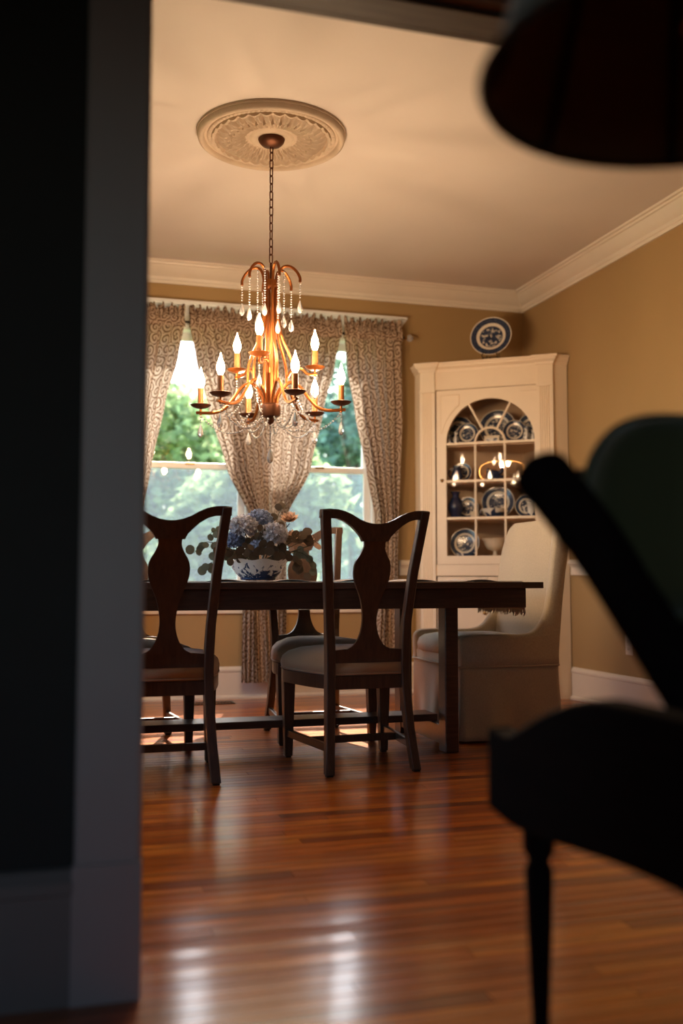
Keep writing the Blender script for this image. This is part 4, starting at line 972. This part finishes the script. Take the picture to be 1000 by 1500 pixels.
def fpt(px, py, dy=0.0):   # point on the bouquet's own vertical sheet, dy in front or behind (metres measured in the room)
    y = BY+dy; k = 4.5/1458*1.0
    return V((0.925+(px-378)*0.00322+dy*0.21, y, 0.775-(py-852)*0.00316))
def petal(mb, c, d, up, L, w, curl):
    d = d.normalized(); s_ = d.cross(up).normalized(); u = s_.cross(d)
    P = [c, c+d*L*0.5+s_*w*0.5+u*curl*0.3*L, c+d*L+u*curl*L, c+d*L*0.5-s_*w*0.5+u*curl*0.3*L]
    mb.add(P, [(0, 1, 2, 3)])
def bloom(px, py, dy, r, mat, label, kind='hydrangea_head', n=90, flat=0.78):
    rnd = random.Random(int(px*7+py)); c = fpt(px, py, dy)
    o = thing(kind, label, 'flower', c, group='flowers in the footed bowl'); m = MB()
    if kind == 'hydrangea_head':
        for k in range(n):
            z = 1-1.7*(k+0.5)/n; a = k*2.39996; q = sqrt(max(0, 1-z*z)); nn = V((q*cos(a), q*sin(a), z)); p = V((nn.x*r, nn.y*r, nn.z*r*flat))*rnd.uniform(0.86, 1.05)
            t1 = nn.cross(V((0.3, 0.2, 1))).normalized(); t2 = nn.cross(t1)
            b0 = rnd.uniform(0, 1.5)
            for j in range(4): an = b0+j*pi/2; petal(m, p, t1*cos(an)+t2*sin(an)+nn*0.35, nn, r*0.40, r*0.42, 0.35)
    else:
        for ring, (cnt, tilt, L) in enumerate(((5, 1.35, .55), (7, 1.0, .75), (9, 0.6, .95), (10, 0.25, 1.1))):
            for j in range(cnt):
                a = 2*pi*j/cnt+ring*0.4+rnd.uniform(-.1, .1); dx = V((cos(a), sin(a), 0)); d = dx*cos(tilt)+V((0, 0, 1))*sin(tilt)
                petal(m, V((0, 0, 0)), d, V((0, 0, 1)) if tilt < 1.2 else -dx, r*L, r*0.85, 0.25)
    h = m.build('petals', mat, o, angle=60, recalc=False, smooth=False)
    if kind != 'hydrangea_head': h.rotation_euler = (radians(35), radians(rnd.uniform(-25, 25)), 0)
    q = V((BX, BY, 0.815))-c
    MB().tube([q*0.98, q*0.5+V((0, 0, 0.01)), V((0, 0, -r*0.3))], 0.0028, 6).build('stem', M['stem'], o)
bloom(357, 777, -0.05, 0.054, M['petalgrey'], 'pale dusty-blue hydrangea head at the left of the bouquet')
bloom(380, 766, 0.02, 0.050, M['petalblue'], 'deep blue hydrangea head at the top middle of the bouquet')
bloom(400, 789, -0.07, 0.056, M['petalgrey'], 'pale dusty-blue hydrangea head at the front centre-right of the bouquet')
bloom(345, 797, -0.03, 0.040, M['petalblue'], 'small blue hydrangea head low at the left above the bowl rim')
bloom(424, 766, 0.02, 0.046, M['petalpeach'], 'peach coloured rose at the upper right of the bouquet', 'open_rose')
bloom(428, 793, -0.03, 0.042, M['petalpeach'], 'cream and brown shaded rose at the right of the bouquet', 'open_rose')
bloom(452, 800, 0.0, 0.034, M['petalpeach'], 'small peach rose at the far right of the bouquet', 'open_rose')
bloom(378, 806, -0.08, 0.034, M['petalblue'], 'small blue hydrangea head tucked just above the bowl rim', n=70)
def sprig(label, path, mat, leaves=9, lr=0.019, seed=1, group='leafy sprigs in the footed bowl'):
    rnd = random.Random(seed); pts = [fpt(*p) for p in path]; root = thing('eucalyptus_sprig', label, 'foliage', pts[0], group=group)
    P = bez([p-pts[0] for p in pts], 6); MB().tube(P, [0.0022-0.001*k/len(P) for k in range(len(P))], 5).build('stem', M['stem'], root)
    for k in range(leaves):
        t = (0.25+0.75*k/(leaves-1)) if leaves > 1 else 1; p = P[min(len(P)-1, int(t*(len(P)-1)))]; r = lr*rnd.uniform(0.75, 1.15)
        nn = V((rnd.uniform(-.5, .5), -1, rnd.uniform(-.4, .6))).normalized(); d = V((rnd.uniform(-1, 1), 0, rnd.uniform(-1, .7))).normalized(); d = (d-nn*d.dot(nn)).normalized(); s_ = nn.cross(d)
        c = p+d*r*1.15; n = 12; vs = [c+nn*r*0.12]; 
        for j in range(n): a = 2*pi*j/n; vs.append(c+d*r*cos(a)*1.05+s_*r*sin(a)*0.95)
        m = MB().add(vs, [(0, 1+j, 1+(j+1) % n) for j in range(n)]); m.add([p, c-d*r+s_*0.001, c-d*r-s_*0.001], [(0, 1, 2)])
        m.build('leaf', mat, root, angle=60, recalc=False)
G1, G2 = M['leafgrey'], M['leafbrown']
sprig('round-leaved eucalyptus sprig reaching furthest left and drooping', [(362, 822, 0), (330, 805, -.04), (302, 800, -.05), (288, 815, -.05)], G1, 9, .020, 1)
sprig('eucalyptus sprig hanging low left beside the chair post', [(360, 826, 0), (330, 822, -.06), (310, 830, -.07), (298, 836, -.08)], G1, 7, .020, 2)
sprig('eucalyptus sprig pointing up left', [(360, 822, 0), (335, 795, 0), (318, 783, 0), (305, 790, 0)], G1, 7, .016, 3)
sprig('dark leaved sprig spreading over the left rim', [(365, 824, 0), (345, 812, -.1), (325, 808, -.1), (315, 815, -.1)], G2, 8, .020, 4)
sprig('eucalyptus sprig rising at the top right above the blue hydrangea', [(390, 820, 0), (402, 780, 0), (408, 757, 0), (418, 744, 0)], G2, 5, .018, 5)
sprig('dark leaved sprig behind the right hydrangea', [(395, 822, 0), (425, 795, -.05), (440, 782, -.05), (448, 790, -.05)], G2, 11, .022, 6)
sprig('eucalyptus sprig drooping over the right rim', [(398, 824, 0), (425, 818, -.08), (440, 830, -.09), (445, 843, -.1)], G2, 9, .020, 7)
sprig('eucalyptus sprig reaching furthest right', [(398, 822, 0), (430, 812, 0), (452, 820, 0), (463, 838, 0)], G1, 9, .020, 8)
sprig('pale leaved sprig at the right edge of the bouquet', [(398, 820, 0), (435, 800, 0), (455, 795, 0), (468, 800, 0)], M['petalpeach'], 6, .016, 9)
sprig('dark leaved sprig covering the front of the bowl rim', [(372, 826, 0), (372, 812, -.12), (385, 808, -.14), (400, 814, -.14)], G2, 10, .020, 10)
sprig('dark leaved sprig between the two dusty-blue hydrangeas', [(378, 822, 0), (376, 800, -.09), (380, 788, -.1), (384, 782, -.1)], G2, 7, .018, 11)

sprig('dark leaved filler sprig low at the left, just above the bowl rim', [(370, 826, 0), (356, 818, -.09), (346, 816, -.11), (340, 822, -.12)], G2, 9, .019, 12)
sprig('dark leaved filler sprig low at the right, just above the bowl rim', [(385, 826, 0), (400, 818, -.09), (412, 812, -.11), (418, 818, -.12)], G2, 9, .019, 13)
sprig('dark leaved filler sprig under the deep blue hydrangea', [(380, 826, 0), (366, 806, -.06), (372, 796, -.07), (362, 800, -.08)], G2, 8, .018, 14)

# ------------------------------------------------------------------ floor register and wall outlet
vn = thing('floor_register', 'dark metal floor vent grille in front of the windows', 'floor vent', (0.985, 6.245, 0.0))
m = MB(); m.box(-.15, .15, -.055, -.045, 0.0006, .005); m.box(-.15, .15, .045, .055, 0.0006, .005); m.box(-.15, -.14, -.045, .045, 0.0006, .005); m.box(.14, .15, -.045, .045, 0.0006, .005); m.build('frame', M['vent'], vn, smooth=False)
for k in range(14): MB().box(-.135+k*.0205, -.130+k*.0205, -.045, .045, 0.0006, .004).build('slat', M['vent'], vn, smooth=False)
ot = thing('wall_outlet', 'ivory electrical outlet plate low on the right wall', 'outlet', (XR, 5.16, 0.388))
MB().box(-.006, 0, -.036, .036, -.057, .057).build('cover_plate', M['plastic'], ot, smooth=False, bevel=.002)
for z in (-.022, .022):
    s_ = MB().box(-.008, -.006, -.016, .016, z-.015, z+.015).build('socket', M['plastic'], ot, smooth=False, bevel=.003)
    m = MB(); m.box(-.0086, -.0078, -.008, -.005, z-.006, z+.006); m.box(-.0086, -.0078, .005, .008, z-.006, z+.006); m.build('slots', M['slot'], s_, smooth=False)

# ------------------------------------------------------------------ foreground: dark armchair, green cushion, lamp
def cpos(px, py, d):      # camera-frame helper used once to lay out world coordinates
    f = V((sin(YAW)*cos(PITCH), cos(YAW)*cos(PITCH), sin(PITCH))); r = V((cos(YAW), -sin(YAW), 0)); u = r.cross(f)
    return V((0, 0, HC))+(f*FPX+r*(px-500)+u*(750-py))*(d/FPX)
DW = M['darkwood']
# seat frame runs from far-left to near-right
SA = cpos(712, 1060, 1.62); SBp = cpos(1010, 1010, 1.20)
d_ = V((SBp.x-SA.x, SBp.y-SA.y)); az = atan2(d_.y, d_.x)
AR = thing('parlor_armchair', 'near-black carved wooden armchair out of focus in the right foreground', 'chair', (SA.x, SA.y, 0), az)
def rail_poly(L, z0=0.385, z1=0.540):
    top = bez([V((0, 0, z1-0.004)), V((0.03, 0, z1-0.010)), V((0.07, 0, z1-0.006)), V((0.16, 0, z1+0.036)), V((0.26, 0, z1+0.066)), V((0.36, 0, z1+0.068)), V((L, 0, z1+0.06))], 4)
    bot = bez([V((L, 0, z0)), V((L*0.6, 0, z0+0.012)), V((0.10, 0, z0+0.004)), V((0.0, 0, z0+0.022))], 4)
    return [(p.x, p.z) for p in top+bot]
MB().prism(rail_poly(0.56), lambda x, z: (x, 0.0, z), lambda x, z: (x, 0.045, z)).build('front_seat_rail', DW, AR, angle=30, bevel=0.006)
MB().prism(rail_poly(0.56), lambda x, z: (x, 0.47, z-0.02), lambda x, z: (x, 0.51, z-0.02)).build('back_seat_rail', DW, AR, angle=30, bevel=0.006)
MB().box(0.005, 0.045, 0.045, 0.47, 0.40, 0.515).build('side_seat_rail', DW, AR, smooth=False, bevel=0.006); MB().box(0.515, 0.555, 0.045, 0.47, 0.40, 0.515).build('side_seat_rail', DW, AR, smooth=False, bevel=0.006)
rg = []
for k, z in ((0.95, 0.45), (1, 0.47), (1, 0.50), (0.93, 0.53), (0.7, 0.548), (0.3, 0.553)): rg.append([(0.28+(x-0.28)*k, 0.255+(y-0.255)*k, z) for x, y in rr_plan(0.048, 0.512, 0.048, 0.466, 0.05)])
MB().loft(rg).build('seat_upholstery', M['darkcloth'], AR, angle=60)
for x, y in ((0.10, 0.03), (0.53, 0.03), (0.10, 0.49), (0.53, 0.49)):
    MB().lathe([(0.012, 0.0), (0.019, 0.01), (0.017, 0.04), (0.012, 0.05), (0.014, 0.12), (0.019, 0.24), (0.022, 0.33), (0.016, 0.345), (0.024, 0.36), (0.024, 0.41)], 14, (x, y, 0)).build('leg', DW, AR, angle=50)
# two raked stiles, leaning left, joined by rails
def stile(p0, p1, p2, w, t, name):
    P = bez([p0, p1, p2], 30); vdir = (P[-1]-P[0]).normalized(); side = V((sin(YAW), cos(YAW), 0)); m = MB(); rings = []
    n = len(P); Q = [P[0]-vdir*w*0.0]+P
    for i, p in enumerate(P):
        k = 1.0
        e = (n-1-i)/(n-1)*(P[-1]-P[0]).length
        if e < w: k = sqrt(max(0.02, 1-((w-e)/w)**2))
        nn = vdir.cross(side).normalized()
        rings.append([p+nn*w*k*cos(2*pi*j/16)+side*t*k*sin(2*pi*j/16) for j in range(16)])
    inv = AR.matrix_world
    return rings
bpy.context.view_layer.update(); IW = (Matrix.Translation((SA.x, SA.y, 0)) @ Matrix.Rotation(az, 4, 'Z')).inverted()
def addst(rings, name): MB().loft([[IW @ p for p in r] for r in rings]).build(name, DW, AR, angle=60)
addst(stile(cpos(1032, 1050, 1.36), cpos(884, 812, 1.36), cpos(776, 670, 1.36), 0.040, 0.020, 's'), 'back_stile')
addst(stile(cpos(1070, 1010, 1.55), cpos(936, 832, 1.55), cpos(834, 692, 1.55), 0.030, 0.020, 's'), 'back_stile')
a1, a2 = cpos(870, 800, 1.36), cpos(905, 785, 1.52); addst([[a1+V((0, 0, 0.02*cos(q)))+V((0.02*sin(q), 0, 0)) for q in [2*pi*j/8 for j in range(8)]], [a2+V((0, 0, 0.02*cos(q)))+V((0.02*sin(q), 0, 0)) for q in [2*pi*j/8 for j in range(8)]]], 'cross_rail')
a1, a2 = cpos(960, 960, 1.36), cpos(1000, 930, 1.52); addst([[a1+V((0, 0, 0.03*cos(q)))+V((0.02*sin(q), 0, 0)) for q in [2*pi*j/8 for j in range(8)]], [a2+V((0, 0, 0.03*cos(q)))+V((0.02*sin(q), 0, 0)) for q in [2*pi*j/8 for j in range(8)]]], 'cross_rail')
# green rounded cushion
gc = cpos(985, 760, 1.42); g = thing('green_cushion', 'dark green velvet rounded cushion propped in the foreground armchair', 'cushion', gc, -YAW)
m = MB(); nu, nv = 40, 10; rg = []
out = []
for k in range(nu):
    a = 2*pi*k/nu; ca, sa = cos(a), sin(a); rx, rz_ = 0.125, (0.150 if sa > 0 else 0.14); out.append((rx*abs(ca)**0.8*math.copysign(1, ca), rz_*abs(sa)**0.85*math.copysign(1, sa)))
for q, yy in ((0.3, -0.060), (0.7, -0.052), (0.92, -0.030), (1.0, 0.0), (0.92, 0.030), (0.7, 0.052), (0.3, 0.060)): rg.append([(x*q, yy, z*q) for x, z in out])
m.loft(rg).build('cover', M['green'], g, angle=80); MB().tube([(x*1.01, 0, z*1.01) for x, z in out], 0.006, 8, closed=True, ref=(0, 1, 0)).build('piping', M['green'], g, angle=80)
g.rotation_euler = (radians(-8), 0, -YAW)
# lamp
lc = cpos(1032, 108, 1.0); LP = thing('floor_lamp', 'unlit lamp with brown cloth shade at the upper right foreground', 'lamp', (lc.x, lc.y, 0))
z0 = lc.z; RB, RT, HS = 0.222, 0.130, 0.30; n = 64; m = MB()
prf = [(RB+(RT-RB)*(t**0.85), z0+HS*t) for t in [k/10 for k in range(11)]]
m = MB(); m.loft([[(r*cos(2*pi*k/n), r*sin(2*pi*k/n), z) for k in range(n)] for r, z in prf] + [[((r-0.003)*cos(2*pi*k/n), (r-0.003)*sin(2*pi*k/n), z) for k in range(n)] for r, z in reversed(prf)], closed=True).build('lamp_shade', M['shade'], LP, angle=60)
for k in range(8):
    a = 2*pi*k/8+0.33; MB().tube([((r-0.006)*cos(a), (r-0.006)*sin(a), z) for r, z in prf], 0.006, 6).build('shade_rib', M['rib'], LP)
for r, z in (prf[0], prf[-1]): MB().tube([(r*cos(2*pi*k/n), r*sin(2*pi*k/n), z) for k in range(n)], 0.005, 6, closed=True, ref=(0, 0, 1)).build('rim_trim', M['rib'], LP)
MB().lathe([(0, 0), (0.13, 0), (0.135, 0.012), (0.10, 0.03), (0.02, 0.045), (0.012, 0.06)], 32).build('base', M['bronze'], LP); MB().tube([(0, 0, 0.05), (0, 0, z0+0.05)], 0.009, 10).build('pole', M['bronze'], LP)
MB().lathe([(0, z0+0.05), (0.018, z0+0.05), (0.018, z0+0.10), (0, z0+0.10)], 14).build('socket', M['brass'], LP)
MB().lathe([(0.012, z0+0.10), (0.03, z0+0.135), (0.03, z0+0.16), (0.015, z0+0.185), (0, z0+0.19)], 14).build('unlit_bulb', M['cream'], LP)
for k in range(3): a = 2*pi*k/3; MB().tube([(0, 0, z0+0.10), (0.06*cos(a), 0.06*sin(a), z0+0.24), (RT*cos(a), RT*sin(a), z0+HS-0.004)], 0.002, 5).build('spider_arm', M['brass'], LP)

# ------------------------------------------------------------------ garden
struct(MB().box(-40, 40, 6.9, 60, -0.9, -0.7).build('ground', M['grass'], smooth=False))
def crown_mesh(seed, n, rx, rz, lf, mat, name='foliage'):
    rnd = random.Random(seed); m = MB(); cl = [(rnd.gauss(0, .45)*rx, rnd.gauss(0, .4)*rx, rnd.uniform(-.8, .9)*rz, rnd.uniform(.25, .5)) for _ in range(26)]
    for k in range(n):
        cx, cy, cz, cr = cl[k % 26]; d = V((rnd.gauss(0, 1), rnd.gauss(0, 1), rnd.gauss(0, 1))).normalized()*rx*cr*rnd.uniform(.5, 1.0)
        p = V((cx, cy, cz))+d; a = V((rnd.gauss(0, 1), rnd.gauss(0, 1), rnd.gauss(0, .6))).normalized(); b = a.cross(V((rnd.gauss(0, 1), rnd.gauss(0, 1), rnd.gauss(0, 1)))).normalized(); s_ = lf*rnd.uniform(.6, 1.3)
        m.add([p-a*s_, p+b*s_*.45, p+a*s_, p-b*s_*.45], [(0, 1, 2, 3)])
    return m
def tree(label, x, y, h, rx, seed, mat, n=9000, lf=.11):
    t = thing('garden_tree', label, 'tree', (x, y, -0.7), group='trees outside the windows'); rz = h*0.36
    f = crown_mesh(seed, n, rx, rz, lf, mat).build('foliage', mat, t, smooth=False, recalc=False); f.location = (0, 0, h*0.62); f['kind'] = 'stuff'
    rnd = random.Random(seed); MB().tube([(0, 0, 0), (0.05, 0.03, h*.3), (-.04, .05, h*.6)], [.14, .10, .06], 8).build('trunk', M['bark'], t)
    for k in range(6):
        a = k*1.05; MB().tube([(0, 0, h*(.3+.05*k)), (rx*.3*cos(a), rx*.3*sin(a), h*(.42+.05*k)), (rx*.6*cos(a), rx*.6*sin(a), h*(.5+.06*k))], [.05, .035, .012], 6).build('branch', M['bark'], t)
TL, TL2 = M['treeleaf'], M['treeleaf2']
tree('sunlit leafy tree seen through the upper sash of the left window', 1.6, 14.5, 4.1, 1.5, 1, TL)
tree('bushy shrub low in the left window', 2.2, 11.0, 2.9, 1.0, 2, TL)
tree('tree beyond the shrub at the left edge of the left window', -0.9, 18.0, 4.6, 1.4, 3, TL)
tree('bluish green tree filling the upper sash of the right window', 5.2, 17.0, 6.0, 1.6, 4, TL2)
tree('leafy shrub at the right edge of the right window', 4.9, 12.0, 3.0, 1.0, 5, TL)
tree('tall far tree between the two windows', 4.6, 23.5, 6.6, 1.9, 6, TL2)
tree('far tree behind the left window', 0.6, 25.0, 4.9, 1.6, 8, TL2)
tree('far tree at the right', 8.5, 19.5, 6.5, 1.8, 9, TL2)
hd_ = thing('garden_hedge', 'low green hedge along the far side of the lawn', 'hedge', (2.5, 28, -0.7))
f = MB(); rnd = random.Random(4)
for k in range(14000):
    p = V((rnd.uniform(-14, 14), rnd.uniform(-.8, .8), rnd.uniform(0, 3.0))); a = V((rnd.gauss(0, 1), rnd.gauss(0, 1), rnd.gauss(0, 1))).normalized(); b = a.orthogonal().normalized(); s_ = .2; f.add([p-a*s_, p+b*s_*.5, p+a*s_, p-b*s_*.5], [(0, 1, 2, 3)])
f = f.build('foliage', TL2, hd_, smooth=False, recalc=False); f['kind'] = 'stuff'
